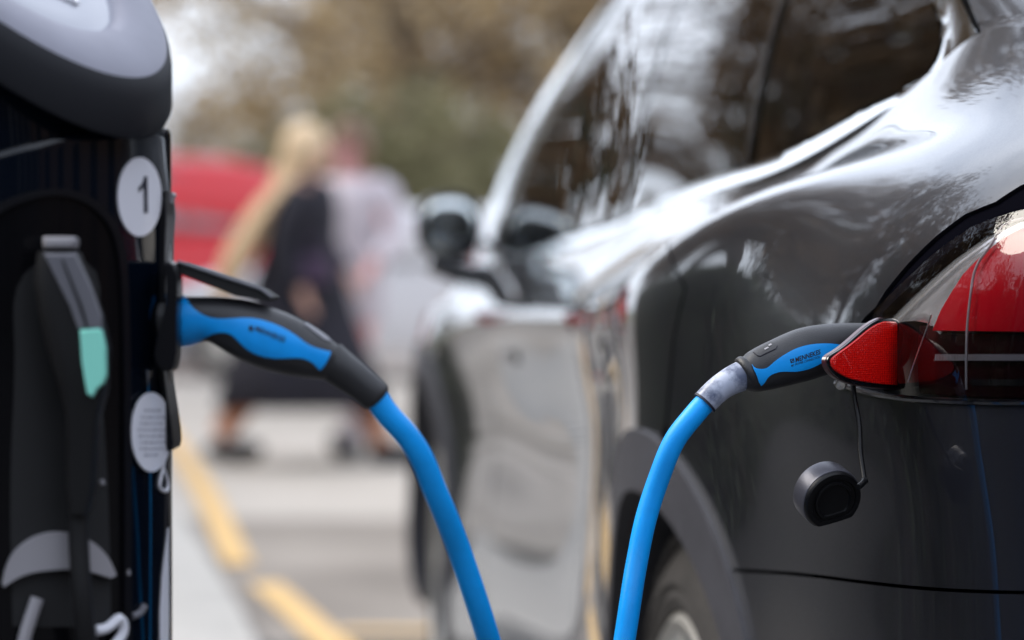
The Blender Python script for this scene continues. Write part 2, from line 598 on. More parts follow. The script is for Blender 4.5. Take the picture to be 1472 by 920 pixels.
# raised kerb at the foot of the post
ka = [gpt(180, 640), gpt(240, 740), gpt(300, 850), gpt(345, 930), gpt(500, 1300)]
kp = np.array(ka); kn = np.array([-1.0, -0.06])
mb = MB()
V = []
for i in range(len(kp)):
    a = kp[i]; b = kp[i] + kn * 0.14; c = kp[i] + kn * .42
    V += [(a[0] + .02, a[1], 0.003), (a[0], a[1], 0.11), (b[0], b[1], 0.12), (c[0], c[1], 0.12), (c[0], c[1], 0.003)]
F = [(5 * i + j, 5 * i + j + 1, 5 * i + j + 6, 5 * i + j + 5) for i in range(len(kp) - 1) for j in range(4)]
mb.add(V, F)
tag(mb.build('kerb', M['kerb'], smooth=False, autosmooth=None), kind='structure')

V = []
kp = kp[1:]
for i in range(len(kp)):
    c = kp[i] + kn * .415; d = kp[i] + kn * 3.4
    V += [(c[0], c[1], .112), (d[0], d[1], .112)]
mb = MB(); mb.add(V, [(2 * i, 2 * i + 1, 2 * i + 3, 2 * i + 2) for i in range(len(kp) - 1)])
tag(mb.build('added_dark_bed', mat('added_dark_soil', (.020, .016, .012), .95, base2=(.045, .036, .026), vscale=8, bump=.6, bscale=30), smooth=False, autosmooth=None), kind='structure')  # dark strip added beside the kerb to darken the bumper reflections

# ================================================================== THE CAR
ALPHA = R(5.8)
P0 = at(1250, 372, 2.1); P0[2] = 0
Fd = np.array([-math.sin(ALPHA), math.cos(ALPHA), 0]); Ld = np.array([-math.cos(ALPHA), -math.sin(ALPHA), 0])
car = root('electric_car', tuple(P0), math.atan2(Fd[1], Fd[0]))
tag(car, 'dark grey car in the foreground with a blue cable plugged in beside its tail light', 'car')
def c2w(P):
    P = np.asarray(P, float)
    return P0 + P[..., 0:1] * Fd + P[..., 1:2] * Ld + P[..., 2:3] * np.array([0, 0, 1.0])
def w2c(W):
    D = np.asarray(W, float) - P0
    return np.stack([D @ Fd, D @ Ld, D[..., 2]], -1)

# plan line of the body: u runs from the rear centre round the corner and forward
bu = [-1.12, -.82, -.52, -.30, -.14, 0, .2, .5, .8, 1.6, 2.6, 3.6, 4.2, 4.5, 4.78, 5.12, 5.55]
bs = [-.31, -.30, -.265, -.205, -.115, 0, .2, .5, .8, 1.6, 2.6, 3.6, 4.19, 4.46, 4.65, 4.76, 4.79]
bt = [-1.0, -.70, -.41, -.205, -.085, -.036, -.010, .0, .0, .0, .006, .030, .028, -.05, -.26, -.56, -1.0]
BS, BT = Spline(bu, bs), Spline(bu, bt)
LV = [  # z keys, o keys per level
    ([(-1.12, .30), (0, .26), (.8, .24), (4, .22), (5.55, .22)], [(-1.12, -.16), (0, -.13), (.8, -.10), (4, -.10), (5.55, -.1)]),
    ([(-1.12, .40), (0, .38), (1.6, .34), (4, .34), (5.55, .34)], [(-1.12, -.03), (0, -.035), (.45, -.02), (.8, .02), (1.2, .0), (1.6, -.02), (2.8, -.02), (3.75, .02), (4.3, -.01), (5.55, 0)]),
    ([(-1.12, .60), (0, .60), (1.6, .55), (4, .52), (5.55, .50)], [(-1.12, .01), (-.14, .0), (.2, -.002), (.5, .006), (.8, .040), (1.15, .028), (1.6, .003), (2.8, .002), (3.3, .008), (3.75, .028), (4.2, .01), (5.55, 0)]),
    ([(-1.12, .82), (0, .82), (.8, .81), (1.6, .76), (4, .68), (5.55, .62)], [(-1.12, -.01), (-.14, -.002), (.2, .0), (.5, .009), (.8, .044), (1.15, .022), (1.6, -.018), (2.2, -.026), (2.8, -.022), (3.3, -.006), (3.75, .020), (4.2, .0), (5.55, -.02)]),
    ([(-1.12, .97), (0, .965), (.45, .96), (.8, .94), (1.15, .91), (1.6, .88), (2.4, .86), (4, .80), (5.55, .72)], [(-1.12, -.03), (-.14, .002), (.0, .007), (.2, .009), (.5, .011), (.8, .043), (1.15, .026), (1.6, -.010), (2.2, -.015), (2.8, -.012), (3.3, .0), (3.75, .018), (4.2, -.01), (5.55, -.04)]),
    ([(-1.12, 1.08), (-.14, 1.083), (0, 1.084), (.2, 1.086), (.5, 1.079), (.8, 1.045), (1.15, 1.0), (1.6, .965), (2.2, .945), (2.8, .935), (3.3, .93), (3.75, .92), (4.2, .87), (4.6, .80), (5.55, .76)], [(-1.12, -.06), (-.14, -.035), (0, -.033), (.2, -.034), (.5, -.006), (.8, .026), (1.15, .026), (1.6, .002), (2.2, .0), (2.8, .0), (3.3, .0), (3.75, .004), (4.2, -.04), (5.55, -.10)]),
    ([(-1.12, 1.14), (-.14, 1.13), (0, 1.138), (.2, 1.141), (.35, 1.130), (.5, 1.112), (.8, 1.076), (1.15, 1.046), (1.6, 1.01), (2.2, .985), (2.8, .975), (3.3, .968), (3.75, .955), (4.2, .90), (4.6, .84), (5.55, .79)], [(-1.12, -.10), (-.14, -.105), (0, -.100), (.2, -.100), (.35, -.092), (.5, -.078), (.8, -.060), (1.15, -.042), (1.6, -.034), (2.2, -.02), (2.8, -.018), (3.3, -.02), (3.75, -.03), (4.2, -.10), (5.55, -.2)]),
    ([(-1.12, 1.19), (-.14, 1.175), (0, 1.194), (.15, 1.210), (.28, 1.216), (.42, 1.186), (.58, 1.150), (.75, 1.126), (1.1, 1.110), (1.8, 1.077), (2.9, 1.038), (3.35, 1.055), (3.75, 1.02), (4.2, .93), (4.6, .87), (5.55, .81)], [(-1.12, -.15), (-.14, -.15), (0, -.147), (.15, -.150), (.28, -.150), (.42, -.139), (.58, -.120), (.75, -.101), (1.1, -.086), (1.8, -.078), (2.9, -.045), (3.35, -.045), (3.75, -.09), (4.2, -.18), (5.55, -.32)]),
]
LZ = [Spline(*zip(*a)) for a, b in LV]; LO = [Spline(*zip(*b)) for a, b in LV]
KV = natural_spline_matrix(np.arange(8.0))
def vspl(Y, v):
    Mm = Y @ KV.T
    v = np.clip(v, 0, 7)
    i = np.clip(v.astype(int), 0, 6); k = np.arange(len(v))
    b = v - i; a = 1 - b
    return a * Y[k, i] + b * Y[k, i + 1] + ((a ** 3 - a) * Mm[k, i] + (b ** 3 - b) * Mm[k, i + 1]) / 6
def body_f(u, v):
    u = np.clip(u, -1.12, 5.55)
    Z = vspl(np.stack([q(u) for q in LZ], 1), v); O = vspl(np.stack([q(u) for q in LO], 1), v)
    e = 1e-3
    ds = (BS(u + e) - BS(u - e)); dt = (BT(u + e) - BT(u - e)); L = np.hypot(ds, dt)
    return np.stack([BS(u) - dt / L * O, BT(u) + ds / L * O, Z], 1)
BODY = Surf(body_f, flip=-1.0, to_world=c2w)
SC = (1.0, 0.15)
def bpx(P, ur=(-.32, 4.7), vr=(0, 7)): return BODY.invert(P, ur, vr)
def v_at(u, z):
    vv = np.linspace(0, 7, 600)
    zz = body_f(np.full(600, u), vv)[:, 2]
    return float(np.interp(z, np.maximum.accumulate(zz), vv))
def zline(us, zs): return np.array([[u, v_at(u, z)] for u, z in zip(us, zs)])

WS, WZ = .80, .385       # rear wheel centre
WSF = 3.76
def arc(cs, cz, r, a0, a1, n=26):
    a = np.radians(np.linspace(a0, a1, n))
    return zline(cs + r * np.cos(a), cz + r * np.sin(a))
AR = .462; ACZ = .405

# --- lines measured on the photograph
lamp_top_body = bpx([(1243, 456), (1259, 441), (1272, 419), (1306, 378), (1346, 339), (1387, 308), (1431, 290), (1468, 266)])
lamp_bot = bpx([(1300, 572), (1365, 576), (1430, 578), (1480, 578)])
seam_low = bpx([(1052, 820), (1100, 822), (1180, 829), (1260, 839), (1330, 846), (1400, 850), (1480, 852)])
door_seam = bpx([(1030, 271), (1021, 320), (985, 414), (968, 490), (962, 560), (958, 606)])
lt_end = lamp_top_body[-1]; lb_end = lamp_bot[-1]; sl_end = seam_low[-1]
print('lamp ends', lt_end, lb_end, sl_end, 'door seam', door_seam[[0, -1]])
URE = -.66   # where the lamp ends on the tailgate

arch_back = arc(WS, ACZ, AR, 20, 90)         # from rear quarter up over to the top
# rear quarter: belt -> door seam -> arch -> lower seam -> centre -> lamp -> belt
i0 = door_seam[-1]
aa = [p for p in arc(WS, ACZ, AR, 80, 163, 40) if p[0] < i0[0] - .004]
aa = [p for p in aa if p[1] > seam_low[0][1]]
qp = np.concatenate([
    [[-.13, 6.95], [.0, 7], [.15, 7], [.28, 7], [.34, 7], [.5, 7], [.7, 7], [door_seam[0][0] - .004, 7]],
    door_seam - [.004, 0], np.array(aa), seam_low + [0, .007],
    [[-.4, sl_end[1] + .007], [-.7, sl_end[1] + .007], [-1.12, sl_end[1] + .007], [-1.12, lb_end[1] - .02], [-.5, lb_end[1] - .02], [-.3, lb_end[1] - .01]],
    lamp_bot[::-1] - [0, .02], bpx([(1250, 563), (1236, 556), (1228, 545), (1230, 490), (1236, 466)]), lamp_top_body,
    [[-.13, lt_end[1] + .12]]])
qp = np.array([p for i, p in enumerate(qp) if i == 0 or np.linalg.norm(p - qp[i - 1]) > 1e-3])
patch('rear_quarter_panel', BODY, qp, M['paint'], car, SC, .013, rim=.012, mirror=-1.0, lip=.004)
# tail panel above lamp, behind the seam
patch('tailgate_panel', BODY, [[-.134, 6.95], [-.134, lt_end[1] + .13], [-.3, 5.35], [-.66, 5.2], [-.66, lb_end[1]], [-1.12, lb_end[1]], [-1.12, 7], [-.6, 7], [-.3, 7]],
      M['paint'], car, SC, .03, rim=.01, mirror=-1.0)
# lower bumper
lowb = [p for p in arc(WS, ACZ, AR, 160, 194, 16) if p[1] < seam_low[0][1] - .03]
lb = np.concatenate([seam_low - [0, .007], [[-.4, sl_end[1] - .007], [-1.12, sl_end[1] - .007], [-1.12, .1], [0, .1], [.3, .1]], np.array(lowb[::-1])])
patch('rear_bumper', BODY, lb, M['paint'], car, SC, .02, rim=.012, mirror=-1.0, lip=.004)
# doors
ds_u, ds_v = door_seam[:, 0], door_seam[:, 1]
aF = [p for p in arc(WS, ACZ, AR, 110, 2, 40) if p[0] > i0[0] + .006]
S1, S2 = 1.72, 2.86
d1 = np.concatenate([[[S1, 7], [S1, 6], [S1, 3], [S1, 1.0], [WS + AR + .02, 1.0]], np.array(aF)[::-1], (door_seam + [.004, 0])[::-1], [[door_seam[0][0] + .004, 7]]])
patch('rear_door', BODY, d1, M['paint'], car, SC, .02, rim=.012, mirror=-1.0, lip=.004)
fd = patch('front_door', BODY, [[S1 + .007, 7], [2.2, 7], [S2, 7], [S2 + .03, 5.5], [S2, 3], [S2 - .04, 1.0], [S1 + .007, 1.0]], M['paint'], car, SC, .03, rim=.012, mirror=-1.0, lip=.004)
aFF = arc(WSF, ACZ, AR, 180, 0, 40)
ff = np.concatenate([[[S2 + .008, 7], [S2 + .038, 5.5], [S2 + .008, 3], [S2 - .03, 1.0], [WSF - AR, 1.0]], aFF, [[WSF + AR, 1.0], [4.45, 1.0], [4.5, 4], [4.45, 7], [3.8, 7]]])
patch('front_fender', BODY, ff, M['paint'], car, SC, .03, rim=.012, mirror=-1.0)
patch('front_bumper', BODY, [[4.46, .2], [4.51, 4], [4.46, 7], [4.8, 7], [5.55, 7], [5.55, .2]], M['paint'], car, SC, .05, rim=.01, mirror=-1.0)
patch('rocker_panel', BODY, [[WS + AR, .98], [WS + AR, .1], [2.2, .1], [WSF - AR, .1], [WSF - AR, .98]], M['cladding'], car, SC, .05, rim=.01, mirror=-1.0)
# wheel arch trims
def arch_trim(cs, a0, a1):
    o_ = arc(cs, ACZ - .002, AR + .004, a0, a1, 50); i_ = arc(cs, ACZ, AR - .058, a1, a0, 50)
    p = np.concatenate([o_, i_])
    patch('wheel_arch_trim', BODY, p, M['cladding'], car, SC, .02, rim=.06, off=.006, mirror=-1.0, lip=.01)
arch_trim(WS, -12, 192); arch_trim(WSF, -12, 192)

# --- wheels
def wheel(cs, side=1):
    t0 = .005 if side > 0 else -2.005
    w = bpy.data.objects.new('wheel', None); col.objects.link(w); w.parent = car; w.location = (cs, t0, WZ)
    sgn = side
    mb = MB()
    prof = [(.30, -.235), (.34, -.24), (.372, -.225), (.384, -.195), (.386, -.12), (.384, -.045), (.374, -.014), (.352, .0), (.332, .005), (.326, .001), (.318, .004), (.306, .0), (.300, -.012)]
    mb.lathe([(r, h * sgn) for r, h in prof], (0, 0, 0), (0, 1, 0), 96)
    # tread blocks on the shoulder
    for k in range(84):
        a = 2 * PI * k / 84
        c = Vector((math.cos(a), 0, math.sin(a)))
        rot = Matrix.Rotation(-a, 3, 'Y')
        mb.box(Vector((c.x * .379, -.022 * sgn, c.z * .379)), (.012, .03, .017), rot)
        for yy in (-.075, -.12, -.165): mb.box(Vector((c.x * .385, yy * sgn, c.z * .385)), (.008, .034, .019), rot)
    ty = mb.build('tyre', M['tyre'], w, autosmooth=35)
    mb = MB()
    mb.lathe([(r, h * sgn) for r, h in [(.302, -.02), (.304, -.004), (.296, .002), (.286, -.004), (.280, -.03), (.262, -.16), (.262, -.2)]], (0, 0, 0), (0, 1, 0), 96)
    mb.lathe([(r, h * sgn) for r, h in [(.0, .0), (.03, .0), (.045, -.004), (.062, -.02), (.065, -.07)]], (0, 0, 0), (0, 1, 0), 40)
    for k in range(10):
        a = 2 * PI * k / 10 + .12
        V = []
        for r, hw, y0, y1 in [(.05, .020, -.012, -.06), (.15, .014, -.018, -.055), (.24, .017, -.012, -.05), (.292, .028, -.006, -.04)]:
            for (ww, yy) in [(-hw, y1), (-hw * .6, y0), (hw * .6, y0), (hw, y1)]:
                V.append((math.cos(a) * r - math.sin(a) * ww, yy * sgn, math.sin(a) * r + math.cos(a) * ww))
        F = [(4 * i + j, 4 * i + (j + 1) % 4, 4 * i + 4 + (j + 1) % 4, 4 * i + 4 + j) for i in range(3) for j in range(4)]
        mb.add(V, F)
    mb.build('rim', M['alloy'], w, autosmooth=35)
    mb = MB(); mb.lathe([(.02, -.10 * sgn), (.19, -.10 * sgn), (.19, -.13 * sgn), (.02, -.13 * sgn)], (0, 0, 0), (0, 1, 0), 48)
    mb.build('brake_disc', M['grey_plastic'], w)
for cs in (WS, WSF):
    for sd_ in (1, -1): wheel(cs, sd_)
# wheel wells
for cs in (WS, WSF):
    for t0, t1 in ((-.05, -.36), (-1.95, -1.64)):
        mb = MB()
        V = []; n = 28
        for k in range(n + 1):
            a = R(-25) + (R(230)) * k / n
            for t in (t0, t1): V.append((cs + math.cos(a) * .445, t, .39 + math.sin(a) * .445))
        F = [(2 * k, 2 * k + 1, 2 * k + 3, 2 * k + 2) for k in range(n)]
        F.append(tuple(2 * k + 1 for k in range(n + 1)))
        mb.add(V, F)
        mb.build('wheel_well', M['black_matt'], car, autosmooth=None)
# floor and inner black hull, keeps panel gaps dark
mb = MB()
hull_u = np.linspace(-1.12, 5.55, 70)
V = []; F = []
hv = [.3, 1.2, 2.2, 3.2, 4, 4.6, 5, 5.6, 6.3, 7]
nh = len(hv)
for u in hull_u:
    for v in hv:
        U2 = np.array([[u, v]])
        p = BODY.pos(U2)[0] - BODY.nrm(U2)[0] * .03
        V.append(p)
V = np.array(V)
def in_well(p):
    return min(math.hypot(p[0] - WS, p[2] - .39), math.hypot(p[0] - WSF, p[2] - .39)) < .50
for i in range(len(hull_u) - 1):
    for j in range(nh - 1):
        a = (i * nh + j, (i + 1) * nh + j, (i + 1) * nh + j + 1, i * nh + j + 1)
        if any(in_well(V[q]) for q in a): continue
        F.append(a)
Vm = V.copy(); Vm[:, 1] = -2 - Vm[:, 1]
F2 = F + [tuple(q + len(V) for q in f[::-1]) for f in F]
mb.add(np.concatenate([V, Vm]), F2)
mb.build('inner_hull', M['black_matt'], car)
mb = MB(); mb.box(Vector((2.25, -1, .24)), (4.0, 1.5, .06)); mb.build('underbody', M['black_matt'], car)

# --- greenhouse surface: from the belt up to the roof edge
ru = [-1.12, -.6, -.14, .2, .5, .8, 1.2, 1.75, 2.3, 2.8, 3.35]
rs = [.75, .78, .82, .90, 1.00, 1.15, 1.40, 1.78, 2.10, 2.32, 2.50]
rt = [-1.0, -.62, -.44, -.39, -.37, -.355, -.335, -.31, -.285, -.262, -.25]
rz_ = [1.60, 1.59, 1.575, 1.575, 1.58, 1.60, 1.625, 1.64, 1.625, 1.595, 1.54]
RS, RT, RZ = Spline(ru, rs), Spline(ru, rt), Spline(ru, rz_)
def gh_f(u, w):
    b = body_f(u, np.full(len(u), 7.0))
    tp = np.stack([RS(u), RT(u), RZ(u)], 1)
    P = b + (tp - b) * w[:, None]
    n = np.where(u > .3, 1, np.clip((u + .2) / .5, 0, 1))
    P[:, 1] += .045 * np.sin(PI * np.clip(w, 0, 1)) * n
    return P
GH = Surf(gh_f, flip=-1.0, to_world=c2w)
GSC = (1.0, .55)
def gpx(P): return GH.invert(P, (-.2, 3.35), (0, 1))
win_low = gpx([(1345, 58), (1338, 80), (1322, 108), (1290, 127), (1230, 155), (1150, 200), (1050, 243), (900, 308), (800, 340), (712, 371)])
win_top_end = gpx([(1344, 30), (1336, 10)])
print('win_low', np.round(win_low, 3).tolist())
wq = np.concatenate([win_top_end[::-1], win_low])
def wv(u): return float(np.interp(u, win_low[:, 0], win_low[:, 1]))
SA, SB = .98, 1.82       # pillars
wl = [tuple(p) for p in win_low]
TOPW = .90
u0 = float(win_top_end[-1][0])
def lowseg(a, b):
    m_ = [(a, wv(a))] + [p for p in wl if a + .01 < p[0] < b - .01] + [(b, wv(b))]
    return m_
low_first = [p for p in wl if p[0] < SA - .02]
q_poly = [(u0 + .10, TOPW), (u0 + .03, .55)] + [tuple(p) for p in win_top_end[::-1]] + low_first + [(SA, wv(SA)), (SA, TOPW)]
patch('quarter_window', GH, q_poly, M['glass_dark'], car, GSC, .03, off=-.004, mirror=-1.0)
patch('rear_side_window', GH, [(SA + .025, TOPW)] + lowseg(SA + .025, SB) + [(SB, TOPW)], M['glass_dark'], car, GSC, .03, off=-.002, mirror=-1.0)
patch('front_side_window', GH, [(SB + .03, TOPW)] + lowseg(SB + .03, 3.07) + [(3.01, .5), (2.93, TOPW)], M['glass'], car, GSC, .04, off=-.002, mirror=-1.0)
# chrome band under and behind the windows
low_full = [p for p in wl]
ch = [(.29, 0.002), (.31, .10), (.33, .32), (u0 - .02, .62), (u0 + .02, TOPW + .05), (u0 + .10, TOPW + .02), (u0 + .02, .55)] + [tuple(p) for p in win_top_end[::-1]] + low_full
end_u = low_full[-1][0]
ch += [(end_u, .004), (2.4, .004), (1.8, .004), (1.4, .004), (1.1, .004), (.75, .004), (.5, .004), (.4, .003)]
wedge = smooth_curve(np.concatenate([win_top_end[::-1], win_low]), 70) * GSC
def chrome_bulge(q):
    Q = q * np.array(GSC); d = np.full(len(Q), 1e9)
    for a, b_ in zip(wedge[:-1], wedge[1:]):
        ab = b_ - a; t = np.clip(((Q - a) @ ab) / (ab @ ab + 1e-12), 0, 1)
        d = np.minimum(d, np.linalg.norm(Q - a - t[:, None] * ab, axis=1))
    dd = np.minimum(d, .085)
    k = np.clip((q[:, 0] - .36) / .10, 0, 1)
    return (.14 + .30 * k) * dd - (.8 + 1.7 * k) * dd ** 2
patch('chrome_belt_trim', GH, ch, M['chrome'], car, GSC, .012, rim=.016, off=-.006, mirror=-1.0, bulge=chrome_bulge)
# pillars between the panes
patch('pillar_trim', GH, [(SA + .002, TOPW), (SA + .002, wv(SA)), (SA + .023, wv(SA)), (SA + .023, TOPW)], M['black_gloss'], car, GSC, .03, off=0, mirror=-1.0)
patch('pillar_trim', GH, [(SB + .002, TOPW), (SB + .002, wv(SB)), (SB + .028, wv(SB)), (SB + .028, TOPW)], M['black_gloss'], car, GSC, .03, off=0, mirror=-1.0)
# front pillar: chrome strip put in for a sky reflection, and painted edge
patch('pillar_sky_strip', GH, [(3.02, .5), (3.08, .03), (3.27, .03), (3.24, .5), (3.17, TOPW), (2.94, TOPW)], M['chrome'], car, GSC, .03, off=.004, rim=.006, mirror=-1.0)
patch('front_pillar', GH, [(3.28, .0), (3.35, .0), (3.35, 1.0), (3.10, 1.0), (3.18, TOPW), (3.25, .5)], M['paint'], car, GSC, .03, rim=.02, mirror=-1.0)
patch('roof_rail', GH, [(u0 + .08, TOPW), (1.5, TOPW), (2.4, TOPW), (3.16, TOPW), (3.12, 1.0), (2.4, 1), (1.5, 1), (.5, 1), (u0, 1.0)], M['paint'], car, GSC, .05, mirror=-1.0)
# tailgate upper part with the rear window
patch('tailgate', GH, [(-1.12, .0), (-.6, 0), (-.14, 0), (.1, 0), (.20, .0), (.283, .0), (.30, .12), (.32, .32), (u0 - .03, .62), (u0 - .01, TOPW + .05), (u0 - .01, 1.0), (-.14, 1), (-1.12, 1), (-1.12, .93), (-.55, .90), (-.48, .5), (-.62, .12), (-1.12, .08)], M['paint'], car, (1, .75), .03, rim=.014, off=-.002, mirror=-1.0, lip=.004)
patch('rear_window', GH, [(-1.12, .085), (-.62, .125), (-.49, .5), (-.56, .895), (-1.12, .925)], M['glass_dark'], car, (1, .75), .05, off=-.004, mirror=-1.0)

# roof and windscreen and bonnet as lofts between the left edge and its mirror
def loft_across(name, edge, m, crown=.04, n=14, zc=None):
    E = np.array(edge); V = []
    for i in range(n + 1):
        f = i / n
        for p in E:
            t = p[1] + (-2 - 2 * p[1]) * f
            k = 1 - (2 * f - 1) ** 2
            V.append((p[0] + (zc or 0) * k, t, p[2] + crown * k))
    m_ = len(E)
    F = [(i * m_ + j, i * m_ + j + 1, (i + 1) * m_ + j + 1, (i + 1) * m_ + j) for i in range(n) for j in range(m_ - 1)]
    return obj(name, V, F, m, car)
uu = np.linspace(-.6, 3.2, 30)
loft_across('roof', np.stack([RS(uu), RT(uu), RZ(uu)], 1), M['black_gloss'], .04)
e0 = body_f(np.array([3.35]), np.array([7.0]))[0]; e1 = np.array([RS(3.3), RT(3.3), RZ(3.3)])
loft_across('windscreen', [e0 + (e1 - e0) * f + [0, 0, .02 * math.sin(PI * f)] for f in np.linspace(0, 1, 10)], M['glass'], .03, zc=.22)
uh = np.linspace(3.34, 4.75, 20)
loft_across('bonnet', body_f(uh, np.full(20, 7.0)), M['paint'], .05, zc=.10)

# --- interior
def seat(s, t):
    mb = MB()
    mb.box(Vector((s, t, .62)), (.50, .50, .16), None, .04)
    mb.box(Vector((s - .28, t, .93)), (.16, .50, .62), Matrix.Rotation(-.22, 3, 'Y'), .05)
    mb.box(Vector((s - .36, t, 1.33)), (.10, .26, .20), Matrix.Rotation(-.15, 3, 'Y'), .04)
    mb.build('seat', M['interior'], car)
for s, t in ((2.55, -.58), (2.55, -1.42), (1.65, -.55), (1.65, -1.0), (1.65, -1.45)): seat(s, t)
mb = MB(); mb.box(Vector((3.15, -1, .92)), (.45, 1.5, .22), None, .05)
mb.build('dashboard', M['interior'], car)
mb = MB(); mb.lathe([(.165, -.012), (.18, 0), (.165, .012), (.150, 0), (.165, -.012)], (2.86, -.60, 1.02), (1, 0, .35), 32)
mb.build('steering_wheel', M['interior'], car)

# --- door mirror
mirror = bpy.data.objects.new('door_mirror', None); col.objects.link(mirror); mirror.parent = car
def egg(c, r, pw=2.6, n=24, cut=None):
    V = []; F = []
    for i in range(n + 1):
        th = PI * i / n
        for k in range(n):
            ph = 2 * PI * k / n
            x, y, z = math.cos(th), math.sin(th) * math.cos(ph), math.sin(th) * math.sin(ph)
            q = (abs(x) ** pw + abs(y) ** pw + abs(z) ** pw) ** (-1 / pw)
            x, y, z = x * q, y * q, z * q
            if cut is not None and x < cut: x = cut
            V.append((c[0] + x * r[0], c[1] + y * r[1], c[2] + z * r[2]))
    for i in range(n):
        for k in range(n):
            F.append((i * n + k, (i + 1) * n + k, (i + 1) * n + (k + 1) % n, i * n + (k + 1) % n))
    return V, F
mc = (3.14, .045, 1.09)
b = MB(); b.add(*egg(mc, (.085, .058, .060), cut=-.25)); b.build('mirror_housing', M['paint'], mirror)
b = MB(); b.tube([(3.13, -.045, 1.0), (3.13, .03, 1.01), (3.13, .08, 1.03)], [.022, .02, .02]); b.build('mirror_arm', M['black_gloss'], mirror)
V, F = egg((mc[0] - .034, mc[1], mc[2]), (.006, .046, .047)); obj('mirror_glass', V, F, mat('mirror_silver', (.75, .80, .80), .04, 1.0), mirror)
V, F = egg((mc[0] - .026, mc[1], mc[2]), (.004, .051, .052)); obj('mirror_bezel', V, F, M['black_gloss'], mirror)

# door handles
for s in (1.42, 2.55):
    u_ = np.array([[s, v_at(s, .885)]]); p = BODY.pos(u_)[0]
    b = MB(); b.box(Vector(p) + Vector((0, -.004, 0)), (.20, .012, .020), None, .004)
    b.build('door_handle', M['paint'], car)
# tail lamp ------------------------------------------------------------
lens_top = bpx([(1263, 449), (1309, 404), (1354, 363), (1402, 330), (1439, 315), (1478, 305)])
lens_end = lens_top[-1]
tip_l = bpx([(1262, 452), (1262, 463), (1300, 463), (1300, 571)])
lens_poly = np.concatenate([lens_top, [[-.3, lens_end[1]], [-.5, lens_end[1] - .1], [URE + .02, lens_end[1] - .2], [URE + .02, lb_end[1] + .02], [-.4, lb_end[1]], [-.3, lb_end[1]]], lamp_bot[::-1] + [0, .004], tip_l[::-1][:3]])
lamp = bpy.data.objects.new('tail_light', None); col.objects.link(lamp); lamp.parent = car
def lpatch(name, poly, m, off, rim=.0, step=.008, **k): return patch(name, BODY, poly, m, lamp, SC, step, rim=rim, off=off, mirror=-1.0, **k)
lpatch('clear_lens', lens_poly, M['clear'], .004)
# black surround trim between body and lens
sur = np.concatenate([lamp_top_body + [0, .01], [[-.3, lt_end[1]], [URE, lens_end[1]], [URE, lens_end[1] - .2], [-.3, lens_end[1]]], lens_top[::-1], bpx([(1262, 463), (1246, 478), (1236, 468)])])
lpatch('lamp_surround', sur, M['surround'], -.003, rim=.012)
# housing behind everything
hp = np.concatenate([lens_top, [[URE + .02, lens_end[1] - .2], [URE + .02, lb_end[1] - .04]], lamp_bot[::-1] - [0, .04], bpx([(1240, 570), (1234, 480)])])
lpatch('lamp_housing', hp, M['black_matt'], -.030, step=.012)
# silver bowl seen through the clear upper corner
red_edge = bpx([(1309, 552), (1322, 520), (1333, 474), (1346, 445), (1365, 415), (1380, 393), (1402, 371), (1439, 341), (1478, 320)])
re_end = red_edge[-1]
sil = np.concatenate([lens_top, [[-.3, lens_end[1]], [-.3, re_end[1]]], red_edge[::-1][:7], bpx([(1312, 463), (1268, 462)])])
lpatch('silver_bowl', sil, M['silver'], -.010, step=.008, bulge=lambda q: -.0022 * np.sin(q[:, 0] * 60 + q[:, 1] * 14))
# red dome
red = np.concatenate([red_edge[2:], [[-.3, re_end[1] + .02], [-.5, re_end[1]], [URE + .03, re_end[1] - .15]], [[URE + .03, v_at(-.14, 0.984)]], bpx([(1478, 476), (1400, 475), (1333, 474)])])
lpatch('red_lens', red, M['red_lens'], -.004, rim=.012, bulge=lambda q: .002 * np.sin(q[:, 1] * 3))
# smoked lower section
low = np.concatenate([bpx([(1300, 464), (1334, 464), (1333, 476), (1400, 477), (1478, 478)]), [[-.3, v_at(-.2, .982)], [URE + .03, v_at(-.2, .982)], [URE + .03, lb_end[1]], [-.3, lb_end[1] + .01]], lamp_bot[::-1] + [0, .02]])
lpatch('smoked_panel', low, M['red_dark'], -.012, rim=.004, step=.014)
# inner ridge lines
def ridge(name, pxs, off, r, m, extra=()):
    q = smooth_curve(np.concatenate([bpx(pxs)] + ([np.array(extra)] if len(extra) else [])), 40)
    P = BODY.pos(q) + BODY.nrm(q) * off
    b = MB(); b.tube(P, r, 8)
    return b.build(name, m, lamp)
ridge('lens_rib', [(1391, 560), (1391, 500), (1392, 470), (1398, 415), (1409, 376), (1431, 345), (1470, 315)], .001, .0009, M['grey_plastic'], [[-.18, re_end[1] + .06], [-.28, re_end[1] + .05]])
ridge('lens_rib', [(1307, 549), (1322, 505), (1334, 472), (1341, 452)], .001, .0006, M['silver'])
# lamp lip along the lower edge
ridge('lamp_lip', [(1204, 551), (1228, 558), (1262, 567), (1300, 572), (1365, 576), (1430, 578), (1480, 578)], .0012, .0021, M['paint'],
      [[-.3, lb_end[1] - .01], [-.5, lb_end[1] - .01], [-1.1, lb_end[1] - .02]])
